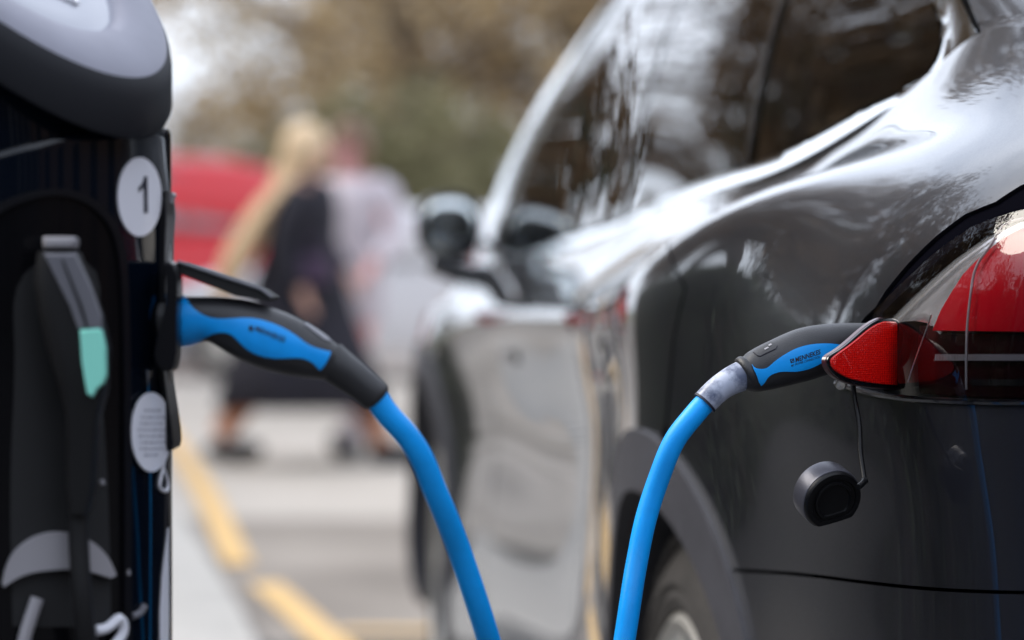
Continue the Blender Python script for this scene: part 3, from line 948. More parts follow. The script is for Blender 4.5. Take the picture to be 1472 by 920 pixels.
# light bar with prism ribs
bar = np.concatenate([bpx([(1330, 518), (1334, 508), (1400, 508), (1478, 508)]), [[-.6, v_at(-.3, .9695)], [-.6, v_at(-.3, .9645)]], bpx([(1478, 518), (1400, 518)])])
lpatch('light_bar', bar, mat('frosted_bar', (.14, .12, .13), .25, .3), -.0065, rim=.003, step=.006)
b = MB()
for k in range(70):
    q = bpx([(1334 + 2.2 * k, 508.6), (1334 + 2.2 * k, 517.4)]) if 1334 + 2.2 * k < 1480 else None
    if q is None: break
    P = BODY.pos(q) + BODY.nrm(q) * -.0062
    b.tube(P, .00042, 5)
o = b.build('prism_ribs', M['grey_plastic'], lamp); tag(o, kind='stuff')
wb = bpx([(1376, 545), (1478, 545), (1478, 555), (1376, 554)])
lpatch('white_reflector_strip', wb, mat('strip_reflector', (.10, .10, .11), .15, .9, var=.6, vscale=40), -.0105, step=.01)

# charge port recess behind the opened door, and the door itself
b = MB()
pc = w2c(at(1262, 505, 2.16))
b.box(Vector(pc) + Vector((.0, -.095, .0)), (.08, .07, .085), None, .006)
b.build('charge_port_recess', M['black_matt'], car)
door = bpy.data.objects.new('charge_port_door', None); col.objects.link(door); door.parent = car
tag(door, 'opened charge port door with red reflector')
# door plane: three anchor points
A_ = at(1189, 519, 2.075); B_ = at(1297, 461, 2.135); C_ = at(1297, 560, 2.135)
nrm_d = np.cross(B_ - A_, C_ - A_); nrm_d /= np.linalg.norm(nrm_d)
if nrm_d[1] > 0: nrm_d = -nrm_d
def dplane(px, py, off=0.0):
    out = []
    for x, y in zip(np.atleast_1d(px), np.atleast_1d(py)):
        a = at(x, y, 1.0) - np.array([0, 0, HC]); o_ = np.array([0, 0, HC])
        k = ((A_ + nrm_d * off - o_) @ nrm_d) / (a @ nrm_d)
        out.append(o_ + a * k)
    return np.array(out)
def bent(p):
    """the door bows gently outwards"""
    return p
outer = smooth_curve([(1268, 456.5), (1262, 459), (1228, 484), (1198, 507), (1190, 513), (1188, 520), (1191, 530), (1199, 540), (1212, 548), (1232, 554), (1262, 558.5), (1297, 561)], 60)
outer = np.concatenate([outer, [(1298, 520), (1298, 470), (1293, 461)]])
inner = smooth_curve([(1272, 462), (1266, 464), (1230, 489.5), (1201, 511), (1196, 516), (1195, 521), (1198, 529), (1206, 536), (1218, 542.5), (1238, 548), (1262, 551.5), (1291, 554)], 60)
inner = np.concatenate([inner, [(1291, 520), (1291, 465), (1288, 462.5)]])
def slab(name, poly, z_front, z_back, m, bev=.0008, step=.004, world_center=True):
    fr = dplane(poly[:, 0], poly[:, 1], z_front); bk = fr - nrm_d * (z_front - z_back)
    c = fr.mean(0); frs = c + (fr - c) * (1 - bev / .02) ; mid = fr - nrm_d * bev
    n = len(poly)
    V = np.concatenate([frs, mid, bk]); F = [tuple(range(n)), tuple(range(3 * n - 1, 2 * n - 1, -1))]
    for r_ in (0, 1):
        F += [(r_ * n + i, (r_ + 1) * n + i, (r_ + 1) * n + (i + 1) % n, r_ * n + (i + 1) % n) for i in range(n)]
    return obj(name, to_local(car, V), F, m, door, autosmooth=35)
slab('door_edge', outer, .0, -.0045, mat('maroon_edge_plastic', (.055, .012, .018), .3, 0, .5), .0012)
slab('door_face', smooth_curve(np.concatenate([outer, outer[:1]]), 90)[:-1] * .975 + np.array([1256, 512]) * .025, .0004, -.004, M['black_gloss'], .0003)
slab('reflector', inner, .0016, -.002, M['reflex'], .0006)
# tow-eye like shiny stud below the door and hinge
b = MB(); b.lathe([(0, .002), (.003, .0015), (.0042, 0), (.0042, -.006)], w2c(at(1209, 553, 2.12)), w2c(at(1209, 553, 2.12)) * 0 + np.array([-.9, .3, -.3]), 20)
b.build('door_stud', M['alloy'], car)

# ================================================================== CHARGING CABLE
cable = root('charging_cable', (0.05, 2.0, 0.0))
tag(cable, 'bright blue cable looping from the black post on the left to the car', 'charging cable')
def world_obj(name, V, F, m, parent, **k): return obj(name, V, F, m, parent, True, **k)
def spl3(P, n):
    return smooth_curve(P, n)
path = [at(538, 566, 1.862), at(553, 590, 1.864), at(578, 618, 1.868), at(604, 655, 1.874), at(622, 697, 1.882), at(639, 737, 1.892), at(663, 799, 1.91), at(688, 873, 1.925), at(704, 925, 1.94),
        at(735, 1030, 1.97), at(775, 1120, 2.0), at(815, 1145, 2.02), at(850, 1110, 2.04), at(878, 1030, 2.055), at(897, 925, 2.07), at(905, 873, 2.075), at(911, 834, 2.08), at(918, 795, 2.085), at(926, 756, 2.088), at(937, 717, 2.09), at(951, 677, 2.09), at(973, 628, 2.09), at(995, 600, 2.092), at(1017, 576, 2.095), at(1030, 566, 2.097)]
b = MB(); b.tube(spl3(path, 200), .0077, 32)
b.build('cable_sheath', M['cable'], cable, True, autosmooth=None)

def make_grip(stations, nseg=120):
    """stations: (px, py, depth, half height px, half depth m)"""
    S_ = np.array(stations, float)
    C = at(S_[:, 0], S_[:, 1], S_[:, 2])
    h = S_[:, 3] / FPX * S_[:, 2]; w = S_[:, 4]
    t = np.concatenate([[0], np.cumsum(np.linalg.norm(np.diff(C, axis=0), axis=1))]); t /= t[-1]
    cs = [Spline(t, C[:, k]) for k in range(3)]; hs = Spline(t, h); ws = Spline(t, w)
    def f(u, v):
        P = np.stack([c(u) for c in cs], 1)
        e = 2e-3
        u1, u0_ = np.clip(u + e, 0, 1), np.clip(u - e, 0, 1)
        T = np.stack([c(u1) - c(u0_) for c in cs], 1); T /= np.linalg.norm(T, axis=1)[:, None]
        Dv = np.array([0, -1.0, 0]) - T * (T @ np.array([0, -1.0, 0]))[:, None]
        Dv /= np.linalg.norm(Dv, axis=1)[:, None]
        Up = np.cross(T, Dv); Up *= np.sign(Up[:, 2:3])
        a = v * 2 * PI       # v=0 top, .25 towards the camera, .5 bottom
        pw = 2.35
        cx, sx = np.cos(a), np.sin(a)
        q = (np.abs(cx) ** pw + np.abs(sx) ** pw) ** (-1 / pw)
        return P + Up * (hs(u) * cx * q)[:, None] + Dv * (ws(u) * sx * q)[:, None]
    return f
def grip_body(name, f, parent, m, n=90, k=56, end_round=.0025):
    us = np.concatenate([[0], np.linspace(0, 1, n), [1]])
    V = []
    for i, u in enumerate(us):
        P = f(np.full(k, u), np.arange(k) / k)
        if i == 0 or i == len(us) - 1:
            c = P.mean(0); P = c + (P - c) * .90
            d = (f(np.full(k, .02 if i == 0 else .98), np.arange(k) / k).mean(0) - c); d /= np.linalg.norm(d)
            P = P - d * end_round
        V.append(P)
    m_ = len(us)
    V = np.concatenate(V)
    F = [(i * k + j, i * k + (j + 1) % k, (i + 1) * k + (j + 1) % k, (i + 1) * k + j) for i in range(m_ - 1) for j in range(k)]
    F += [tuple(range(k))[::-1], tuple((m_ - 1) * k + j for j in range(k))]
    # orientation check
    o = obj(name, V, F, m, parent, True, autosmooth=50)
    bm = bmesh.new(); bm.from_mesh(o.data); bmesh.ops.recalc_face_normals(bm, faces=bm.faces[:]); bm.to_mesh(o.data); bm.free()
    o.data.set_sharp_from_angle(angle=R(50))
    return o
def put_text(name, S, quad, lines, m, parent, off, bold=.0):
    """lettering mapped into a pixel quad (tl, tr, br, bl) on a surface"""
    tl, tr, br, bl = [np.array(q, float) for q in quad]
    out = []
    s, shear = lines
    V, F = text_verts(s, 1.0, bold, shear)
    x, y = V[:, 0], V[:, 1]
    x = (x - x.min()) / (x.max() - x.min()); y = (y - y.min()) / (y.max() - y.min())
    px = (tl * (1 - x)[:, None] + tr * x[:, None]) * y[:, None] + (bl * (1 - x)[:, None] + br * x[:, None]) * (1 - y)[:, None]
    uv = S.invert(px, (0.001, .999), (.02, .48), n=60, it=5)
    P = S.pos(uv) + S.nrm(uv) * off
    return obj(name, P, F, m, parent, True, smooth=False)

# --- plug at the car
plug = bpy.data.objects.new('car_plug', None); col.objects.link(plug); plug.parent = cable
fR = make_grip([(1071, 538.5, 2.100, 24, .0125), (1078, 537, 2.101, 27, .0135), (1092, 532, 2.104, 31, .0150), (1124, 520.5, 2.110, 35.5, .0170), (1158, 509, 2.118, 38, .0175), (1198, 500, 2.128, 35, .0170), (1243, 498, 2.142, 33.5, .0165), (1285, 499, 2.160, 32, .0160)])
SR = Surf(fR, 1e-3, 1e-3, flip=1.0)
tn = SR.nrm(np.array([[.4, .25]]))[0]
if tn[1] > 0: SR.flip = -1.0
body_r = grip_body('grip', fR, plug, M['rubber'])
def gp(S, P, vr=(.0, .5)): return S.invert(P, (.001, .999), vr, n=90)
def sc_of(S):
    a = S.pos(np.array([[.5, .25], [.51, .25], [.5, .26]]))
    return (np.linalg.norm(a[1] - a[0]) * 100, np.linalg.norm(a[2] - a[0]) * 100)
inl = smooth_curve([(1081, 524), (1084, 528), (1092, 530.5), (1103, 528.5), (1112, 521), (1126, 511), (1145, 501), (1166, 495.5), (1186, 494), (1209, 496), (1225, 500)], 40)
inl2 = smooth_curve([(1225, 503), (1209, 507), (1194, 512), (1180, 521.5), (1157, 531.5), (1140, 534), (1126, 534), (1112, 537), (1103, 543), (1097, 551.5), (1093.5, 554)], 40)
inl3 = smooth_curve([(1092, 553), (1088, 541), (1081.5, 527)], 8)
ip = gp(SR, np.concatenate([inl, inl2, inl3[1:-1]]))
scr = sc_of(SR)
patch('grip_inlay', SR, ip, M['inlay'], plug, scr, .0016, rim=.0012, off=.0009, world_pts=True, lip=.0004)
# groove round the inlay
def rope(name, S, pxs, off, r, m, parent, closed=True):
    q = gp(S, pxs)
    P = S.pos(q) + S.nrm(q) * off
    if closed: P = np.concatenate([P, P[:1]])
    b = MB(); b.tube(P, r, 6); return b.build(name, m, parent, True)
# release button
bp_ = [(1083, 506.5), (1109, 492.3), (1113, 493.5), (1117, 498), (1115, 501.5), (1093, 512.2), (1089, 511.5)]
patch('release_button', SR, gp(SR, bp_), M['rubber'], plug, scr, .0016, rim=.0010, off=.0006, world_pts=True)
rope('button_groove', SR, densify(bp_, 2), .0002, .00035, M['ink'], plug)
patch('button_mark', SR, gp(SR, [(1098.5, 502.5), (1104, 499.6), (1105.5, 501), (1100, 504)]), M['grey_plastic'], plug, scr, .001, off=.0009, world_pts=True)
patch('button_mark', SR, gp(SR, [(1104.5, 497.2), (1108.5, 495), (1110, 496.6), (1106, 498.8)]), M['grey_plastic'], plug, scr, .001, off=.0009, world_pts=True)
# emblem: framed square with a slanted bar
def quadpx(c, ax, ay): 
    c, ax, ay = map(np.array, (c, ax, ay)); return [c, c + ax, c + ax + ay, c + ay]
e0_ = np.array((1134.8, 516.6)); ex = np.array((5.4, -1.35)); ey = np.array((1.1, 5.4))
def epx(a, b): return e0_ + ex * a + ey * b
fr_out = [epx(0, 0), epx(1, 0), epx(1, 1), epx(0, 1)]
hole1 = [epx(.2, .18), epx(.72, .18), epx(.2, .62)]; hole2 = [epx(.82, .36), epx(.82, .84), epx(.32, .84)]
patch('emblem', SR, gp(SR, fr_out), M['ink'], plug, scr, .0006, off=.00115, world_pts=True, holes=[gp(SR, hole1), gp(SR, hole2)])
put_text('lettering', SR, [(1141.8, 514.2), (1177.8, 502.2), (1178.8, 508.8), (1142.8, 521.2)], ('MENNEKES', .12), M['ink'], plug, .0012, .018)
put_text('lettering', SR, [(1136.2, 524.4), (1177.3, 511.2), (1177.8, 514.2), (1136.7, 527.2)], ('MY POWER CONNECTION', .12), M['ink'], plug, .0012, .004)
# dusty sleeve and collar lip
V = MB(); sl = spl3([at(1012, 580, 2.094), at(1030, 562, 2.096), at(1050, 548, 2.098), at(1072, 538, 2.100)], 24)
V.tube(sl, np.interp(np.linspace(0, 1, 24), [0, .1, .5, .85, 1], [.0092, .0091, .0094, .0104, .0108]), 40)
V.build('sleeve', M['sleeve'], plug, True)
V = MB(); V.tube(sl[:2] * [1, 1, 1], .0094, 32); V.build('sleeve_end', M['ink'], plug, True)
cc = spl3([at(1068, 540.5, 2.0995), at(1072, 538.4, 2.100), at(1076, 536.5, 2.1007)], 6)
V = MB(); V.tube(cc, [.0115, .0129, .0134, .0136, .0134, .0128], 40); V.build('collar', M['rubber'], plug, True)

# --- plug at the post
plug2 = bpy.data.objects.new('post_plug', None); col.objects.link(plug2); plug2.parent = cable
fL = make_grip([(232, 462, 1.872, 38, .019), (262, 462, 1.870, 37, .0185), (296, 459, 1.868, 32, .017), (333, 467, 1.865, 38, .0165), (367, 480, 1.863, 43, .0175), (405, 494, 1.862, 43, .0178), (440, 507, 1.861, 37, .0165), (466, 517, 1.860, 30, .0145), (476, 521, 1.860, 27, .013)])
SL = Surf(fL, 1e-3, 1e-3, flip=1.0)
if SL.nrm(np.array([[.4, .25]]))[0][1] > 0: SL.flip = -1.0
grip_body('grip', fL, plug2, M['rubber'])
in_t = smooth_curve([(252, 424), (264, 426), (270, 434), (280, 445), (302, 456.5), (333, 458), (361, 458), (393, 466), (421, 480), (446, 497), (475, 506)], 40)
in_b = smooth_curve([(474, 510), (468, 522), (460, 532)], 8)
in_c = smooth_curve([(458, 530), (449, 521), (435, 515), (413, 514.5), (390, 514), (361, 505), (345, 492), (333, 481), (314, 478), (300, 482), (288, 489), (270, 496), (252, 498)], 40)
patch('grip_inlay', SL, gp(SL, np.concatenate([in_t, in_b, in_c])), M['inlay'], plug2, sc_of(SL), .002, rim=.0012, off=.0009, world_pts=True)
put_text('lettering', SL, [(368, 468), (411, 485.5), (409.5, 493), (366.5, 475.5)], ('MENNEKES', .12), M['ink'], plug2, .0012, .02)
scl = sc_of(SL)
patch('emblem', SL, gp(SL, [(359, 468), (365, 470), (364, 477), (358, 475)]), M['ink'], plug2, scl, .001, off=.0012, world_pts=True)
patch('release_button', SL, gp(SL, [(437, 467), (447, 464), (478, 484), (476, 492), (466, 489)]), M['grey_stripe'], plug2, scl, .002, rim=.001, off=.0006, world_pts=True)
V = MB(); V.tube(spl3([at(472, 517, 1.860), at(480, 523, 1.860), at(510, 545, 1.861), at(536, 566, 1.862), at(543, 573, 1.863)], 24), np.interp(np.linspace(0, 1, 24), [0, .2, .75, .95, 1], [.0125, .0118, .0102, .0101, .0085]), 36)
V.build('bend_sleeve', M['rubber'], plug2, True)

# ================================================================== DUST CAP
cap = root('dust_cap', tuple(at(1197, 716, 2.08)))
tag(cap, 'round black rubber cap hanging on a thin cord under the tail light of the car', 'dust cap')
def d_shape(r, flat=-.78, tilt=R(15), n=72):
    out = []
    for k in range(n):
        a = 2 * PI * k / n
        x, y = math.cos(a), math.sin(a)
        # soft clip of the bottom
        if y < flat:
            y = flat - .06 * (1 - math.exp((y - flat) * 3)); x = x * 1.04
        out.append((r * (x * math.cos(tilt) - y * math.sin(tilt)), r * (x * math.sin(tilt) + y * math.cos(tilt))))
    return np.array(out)
capax = np.array([.36, -.86, -.34]); capax /= np.linalg.norm(capax)
cx_ = np.cross([0, 0, 1.0], capax); cx_ = -cx_ / np.linalg.norm(cx_) if cx_[0] < 0 else cx_ / np.linalg.norm(cx_)
cy_ = np.cross(capax, cx_); cy_ = -cy_ if cy_[2] < 0 else cy_
CC = at(1199, 721, 2.082)
def cap_loft(name, rings, m, closed_end=True):
    V = []; n = 72
    for r, h in rings:
        q = d_shape(r * 1.05)
        V += [CC + cx_ * a + cy_ * b_ + capax * h for a, b_ in q]
    F = [(i * n + j, i * n + (j + 1) % n, (i + 1) * n + (j + 1) % n, (i + 1) * n + j) for i in range(len(rings) - 1) for j in range(n)]
    F.append(tuple(range(n))); F.append(tuple((len(rings) - 1) * n + j for j in range(n)))
    o = obj(name, V, F, m, cap, True)
    bm = bmesh.new(); bm.from_mesh(o.data); bmesh.ops.recalc_face_normals(bm, faces=bm.faces[:]); bm.to_mesh(o.data); bm.free()
    o.data.set_sharp_from_angle(angle=R(38))
    return o
cap_loft('cap_shell', [(.0185, -.0215), (.0200, -.0205), (.0206, -.019), (.0207, -.003), (.0203, -.0008), (.0196, 0), (.0165, 0), (.0160, -.0012), (.0140, -.0014), (.0135, 0.0002), (.0120, .0003), (.0114, -.0012), (.0098, -.0014)], M['cap'])
cap_loft('cap_band', [(.0202, -.0203), (.0211, -.0195), (.0213, -.018), (.0215, -.005), (.0212, -.0035), (.0205, -.003)], M['cap_side'])
b = MB(); b.tube(spl3([at(1226, 552, 2.13), at(1229, 575, 2.118), at(1235, 610, 2.108), at(1237, 650, 2.098), at(1241, 678, 2.088), at(1243, 692, 2.082)], 50), .0019, 10)
b.build('cord', M['cap'], cap, True)
b = MB(); b.lathe([(.0021, -.002), (.0026, 0), (.0021, .002)], at(1243, 691, 2.083), (1, 0, .4), 16); b.tube(spl3([at(1234, 700, 2.075), at(1239, 696, 2.078), at(1244, 690, 2.083)], 8), .0022, 10)
b.build('cord_lug', M['cap'], cap, True)

# ================================================================== CHARGING POST
DC = 1.885
XC = float(at(-33, 400, DC)[0])
post = root('charging_post', (XC, DC, 0))
tag(post, 'glossy blue-black charging post with slanted grey lid and white number 1 disc', 'charging post')
RX, RY = .1222, .112
def col_f(a, z): return np.stack([XC + RX * np.sin(a), DC - RY * np.cos(a), z], 1)
COLS = Surf(col_f, flip=1.0)
if COLS.nrm(np.array([[0.0, 1.0]]))[0][1] > 0: COLS.flip = -1.0
CSC = (RX, 1.0)
def cpx(P): return COLS.invert(P, (-1.4, 1.5), (.3, 1.6), n=120)
# column: a top cap section and the main shaft with a curved joint between them
n = 96
def ring_loft(name, prof, m, parent=post, zfun=None, rxy=(RX, RY), autosmooth=40, cut=None):
    V = []
    for sc_, z in prof:
        for k in range(n):
            a = 2 * PI * k / n
            zz = z if not zfun else z + zfun(a, sc_)
            V.append((XC + rxy[0] * sc_ * math.sin(a), DC - rxy[1] * sc_ * math.cos(a), zz))
    F = [(i * n + j, i * n + (j + 1) % n, (i + 1) * n + (j + 1) % n, (i + 1) * n + j) for i in range(len(prof) - 1) for j in range(n)]
    F.append(tuple(range(n - 1, -1, -1))); F.append(tuple((len(prof) - 1) * n + j for j in range(n)))
    return obj(name, V, F, m, parent, True, autosmooth=autosmooth)
jz = lambda a, s: -.030 * (1 - math.sin(a)) ** 1.5 * (math.cos(a) > -2)
Zj = float(at(225, 186, DC)[2])
ring_loft('shaft', [(1.0, .012), (1.0, .5), (1.0, .9), (1.0, Zj - .004), (.992, Zj), (.97, Zj)], M['post'], zfun=lambda a, s: 0 if False else 0)
bpy.data.objects.remove(bpy.data.objects['shaft'])
V = []; prof = [(1.0, 0.02, 0), (1.0, .7, 0), (1.0, Zj - .05, 1), (1.0, Zj - .006, 1), (1.0, Zj - .003, 1), (.993, Zj, 1), (.955, Zj + .001, 1)]
for sc_, z, f_ in prof:
    for k in range(n):
        a = 2 * PI * k / n
        V.append((XC + RX * sc_ * math.sin(a), DC - RY * sc_ * math.cos(a), z + f_ * jz(a, 0)))
F = [(i * n + j, i * n + (j + 1) % n, (i + 1) * n + (j + 1) % n, (i + 1) * n + j) for i in range(len(prof) - 1) for j in range(n)]
F.append(tuple(range(n - 1, -1, -1)))
obj('shaft', V, F, M['post'], post, True, autosmooth=40)
# lid plane: falls to the right and towards the viewer
ax_, by_ = -.768, -.0
LXC, LYC, LRX, LRY = XC, DC - .030, .1265, .098
def lid_z(x, y):      # height of the upper lid plane
    return Ztop - .80 * (x - LXC) + .60 * (y - LYC)
# fit: rightmost rim point sits at py 88, rim point at px 120 at py 98
Ztop = 0.0
ra = at(251, 88, LYC)
Ztop = float(ra[2]) + .80 * LRX
def lid_ring(scale, drop, cx=0, cy=0):
    V = []
    for k in range(n):
        a = 2 * PI * k / n
        x = LXC + LRX * scale * math.sin(a) + cx; y = LYC - LRY * scale * math.cos(a) + cy
        V.append((x, y, lid_z(x, y) - drop))
    return V
V = lid_ring(.90, .042) + lid_ring(.985, .036) + lid_ring(1.0, .031) + lid_ring(1.0, .010) + lid_ring(.992, .003) + lid_ring(.975, 0)
F = [(i * n + j, i * n + (j + 1) % n, (i + 1) * n + (j + 1) % n, (i + 1) * n + j) for i in range(5) for j in range(n)]
F.append(tuple(range(n - 1, -1, -1)))
obj('lid_rim', V, F, M['post_rim'], post, True, autosmooth=50)
V = lid_ring(.978, .001) + lid_ring(.955, -.0035) + lid_ring(.80, -.0045) + lid_ring(.745, -.002) + lid_ring(.715, .004) + lid_ring(.69, .005)
F = [(i * n + j, i * n + (j + 1) % n, (i + 1) * n + (j + 1) % n, (i + 1) * n + j) for i in range(5) for j in range(n)]
obj('lid', V, F, M['post_grey'], post, True, autosmooth=60)
V = lid_ring(.70, .0045) + lid_ring(.66, .002) + lid_ring(.60, .0015)
F = [(i * n + j, i * n + (j + 1) % n, (i + 1) * n + (j + 1) % n, (i + 1) * n + j) for i in range(2) for j in range(n)] + [tuple(2 * n + j for j in range(n))]
obj('display_window', V, F, M['display'], post, True, autosmooth=60)
# marking on the display: a bent outline
b = MB()
def lidp(px, py, h=.0):
    o_ = np.array([0, 0, HC]); a = at(px, py, 1.0) - o_
    lo_, hi_ = 1.0, 3.0
    for _ in range(50):
        m_ = (lo_ + hi_) / 2; p = o_ + a * m_
        if p[2] - lid_z(p[0], p[1]) - h > 0: hi_ = m_
        else: lo_ = m_
    return o_ + a * lo_
def lid_at(x, y, h=.001): return (x, y, lid_z(x, y) + h)
pts = [(.02, -.055), (.075, .0), (.088, .035), (.03, -.02), (-.03, -.06)]
b.tube([lid_at(LXC + .035, LYC + .035, .0005), lid_at(LXC + .062, LYC + .012, .0005), lid_at(LXC + .071, LYC - .018, .0005)], .0011, 8)
b.tube([lid_at(LXC + .071, LYC - .018, .0005), lid_at(LXC + .035, LYC - .035, .0005), lid_at(LXC - .01, LYC - .045, .0005)], .0011, 8)
b.build('display_outline', M['display_line'], post, True)
# neck under the lid
V = []
for sc_, kind in ((.94, 0), (.94, 1), (.93, 2)):
    for k in range(n):
        a = 2 * PI * k / n
        x = XC + RX * sc_ * math.sin(a); y = DC - RY * sc_ * math.cos(a)
        z = Zj - .05 if kind == 0 else lid_z(x, y) - (.040 if kind == 1 else .034)
        V.append((x, y, max(z, Zj - .05)))
F = [(i * n + j, i * n + (j + 1) % n, (i + 1) * n + (j + 1) % n, (i + 1) * n + j) for i in range(2) for j in range(n)]
obj('neck', V, F, M['post'], post, True, autosmooth=40)
# plinth
b = MB(); b.lathe([(.0, .035), (.14, .035), (.15, .02), (.15, .0)], (XC, DC, 0), (0, 0, 1), 48); b.build('base_plate', M['dark_plastic'], post, True)

def cpatch(name, pxs, m, off=.001, rim=.001, step=.004, parent=post): return patch(name, COLS, cpx(pxs), m, parent, CSC, step, rim=rim, off=off, world_pts=True)
def ell(cx, cy, rx, ry, n_=40, rot=0): 
    a = np.linspace(0, 2 * PI, n_, endpoint=False)
    x, y = rx * np.cos(a), ry * np.sin(a)
    return np.stack([cx + x * math.cos(rot) - y * math.sin(rot), cy + x * math.sin(rot) + y * math.cos(rot)], 1)
cpatch('number_disc', ell(199, 283, 31, 57), M['white'], .0012)
cpatch('numeral', [(205, 253), (208.5, 253.5), (209, 306), (204.5, 306), (204, 268), (197, 276), (196, 271), (202, 263)], M['ink'], .0018, .0004, .002)
cpatch('notice_disc', ell(211, 621, 28, 57), M['white'], .0036)
for i, (yy, w_) in enumerate([(588, 11), (598, 17), (607, 19), (616, 20), (625, 20), (634, 19), (643, 17), (652, 12)]):
    k_ = 0
    x = 211 - w_ + (i % 3)
    while x < 211 + w_ - 3:
        L_ = random.choice([3, 4, 6])
        cpatch('print_line', [(x, yy), (x + L_, yy - .4), (x + L_, yy + 3.2), (x, yy + 3.6)], M['sticker_ink'], .0040, 0, .003)
        x += L_ + 2
# cable symbol beside the notice and the big sticker low down
def cline(name, pxs, r, m, off=.001):
    q = cpx(pxs); P = COLS.pos(q) + COLS.nrm(q) * off
    b = MB(); b.tube(P, r, 8); return b.build(name, m, post, True)
cline('cable_symbol', smooth_curve([(240, 641), (236, 655), (233, 672), (229, 690), (231, 704), (237, 706), (240, 696), (236, 680), (233, 668), (236, 655), (240, 648)], 50), .0011, M['white'], .0006)
cpatch('long_sticker', [(241, 758), (237, 790), (232, 830), (229, 880), (229, 960), (234, 1000), (240, 1010), (241.5, 880)], M['white'], .0008, .0006, .006)

# arched bay on the front with its raised rim
oa = smooth_curve([(-60, 420), (-52, 345), (-15, 300), (40, 277), (95, 272), (140, 292), (168, 330), (180, 400), (184, 560)], 50)
ia = smooth_curve([(-45, 430), (-38, 352), (-5, 310), (45, 286), (92, 282), (132, 300), (158, 335), (170, 400), (174, 560)], 50)
oq, iq = cpx(oa), cpx(ia)
zb = .32
ring_poly = np.concatenate([oq, [[oq[-1][0], zb]], [[iq[-1][0], zb]], iq[::-1], [[iq[0][0], zb]], [[oq[0][0], zb]]])
patch('bay_rim', COLS, ring_poly, M['socket_black'], post, CSC, .006, rim=.003, off=.003, world_pts=True)
patch('bay_panel', COLS, np.concatenate([iq, [[iq[-1][0], zb], [iq[0][0], zb]]]), M['bay_black'], post, CSC, .01, off=.0006, world_pts=True)
# dark pocket
pk = smooth_curve([(18, 900), (16, 640), (20, 480), (30, 400), (60, 374), (105, 370), (132, 384), (142, 440), (150, 640), (158, 900)], 50)
patch('pocket', COLS, cpx(pk), M['black_matt'], post, CSC, .01, off=.0012, world_pts=True)
# holster lip at the bottom of the bay
lipo = smooth_curve([(2, 838), (14, 800), (45, 772), (85, 764), (125, 778), (152, 812), (157, 826)], 30); lipi = smooth_curve([(150, 830), (110, 818), (70, 818), (30, 826), (4, 842)], 20)
patch('holster_lip', COLS, cpx(np.concatenate([lipo, lipi])), M['grey_plastic'], post, CSC, .006, off=.007, rim=.006, world_pts=True)
cline('holster_bar', smooth_curve([(50, 858), (43, 880), (34, 910), (25, 950)], 16), .0040, M['grey_plastic'], .006)
cline('holster_hook', smooth_curve([(130, 905), (150, 898), (163, 888), (168, 900), (160, 920), (140, 940)], 20), .0032, M['white'], .006)
cline('screw', [(143, 690), (145, 696)], .0016, M['grey_plastic'], .002); cline('screw', [(179, 819), (181, 826)], .0016, M['grey_plastic'], .002)
cline('post_glint', smooth_curve([(186, 886), (196, 882), (204, 870)], 8), .0022, M['grey_stripe'], .002)  # last one: grey bead standing in for a glint on the post

# socket on the right flank: bezel, collar and raised flap
def side_box(name, pxs, d0, d1, m, bev=.0015):
    """a slab with the outline pxs, from depth d0 to depth d1"""
    B = np.array([at(x, y, d1) for x, y in pxs]); A = B.copy()
    A[:, 1] = d0
    c = A.mean(0); A2 = A + [0, bev, 0]; A1 = c + (A - c) * (1 - bev / .03)
    k = len(pxs)
    V = np.concatenate([A1, A2, B]); F = [tuple(range(k))] + [(r_ * k + i, r_ * k + (i + 1) % k, (r_ + 1) * k + (i + 1) % k, (r_ + 1) * k + i) for r_ in (0, 1) for i in range(k)] + [tuple(range(3 * k - 1, 2 * k - 1, -1))]
    o = obj(name, V, F, m, post, True, smooth=False)
    bm = bmesh.new(); bm.from_mesh(o.data); bmesh.ops.recalc_face_normals(bm, faces=bm.faces[:]); bm.to_mesh(o.data); bm.free()
    return o
side_box('socket_bezel', smooth_curve([(250, 277), (242, 300), (235, 330), (232, 372), (232, 430), (236, 500), (244, 548), (247, 600), (247, 636), (251, 640), (252, 560), (250, 440), (250, 360), (252, 310)], 50), DC - .028, DC + .02, M['socket_black'])
side_box('bezel_tip', smooth_curve([(251.5, 277), (247, 284), (242, 298), (244, 299), (250, 290), (254, 281)], 16), DC - .004, DC + .012, M['grey_plastic'], .0005)
side_box('socket_collar', smooth_curve([(250, 375), (257, 380), (261, 392), (262, 440), (261, 500), (258, 522), (253, 532), (244, 532), (242, 450), (243, 378)], 40), DC - .058, DC - .030, M['socket_black'])
fa, fb = np.array([at(255, 377, DC - .035), at(375, 417, DC - .035), at(391, 428, DC - .035), at(386, 433, DC - .035), at(340, 426, DC - .035), at(256, 393, DC - .035)]), None
fb = fa + [0, .062, 0.0]
k = len(fa)
o = obj('socket_flap', np.concatenate([fa, fb]), [tuple(range(k)), tuple(range(2 * k - 1, k - 1, -1))] + [(i, (i + 1) % k, k + (i + 1) % k, k + i) for i in range(k)], M['black_matt'], post, True, smooth=False)
b = MB(); b.tube([at(255, 376, DC - .036), at(375, 415.5, DC - .036), at(390, 427, DC - .036)], .0011, 8); b.build('flap_edge', M['grey_stripe'], post, True)

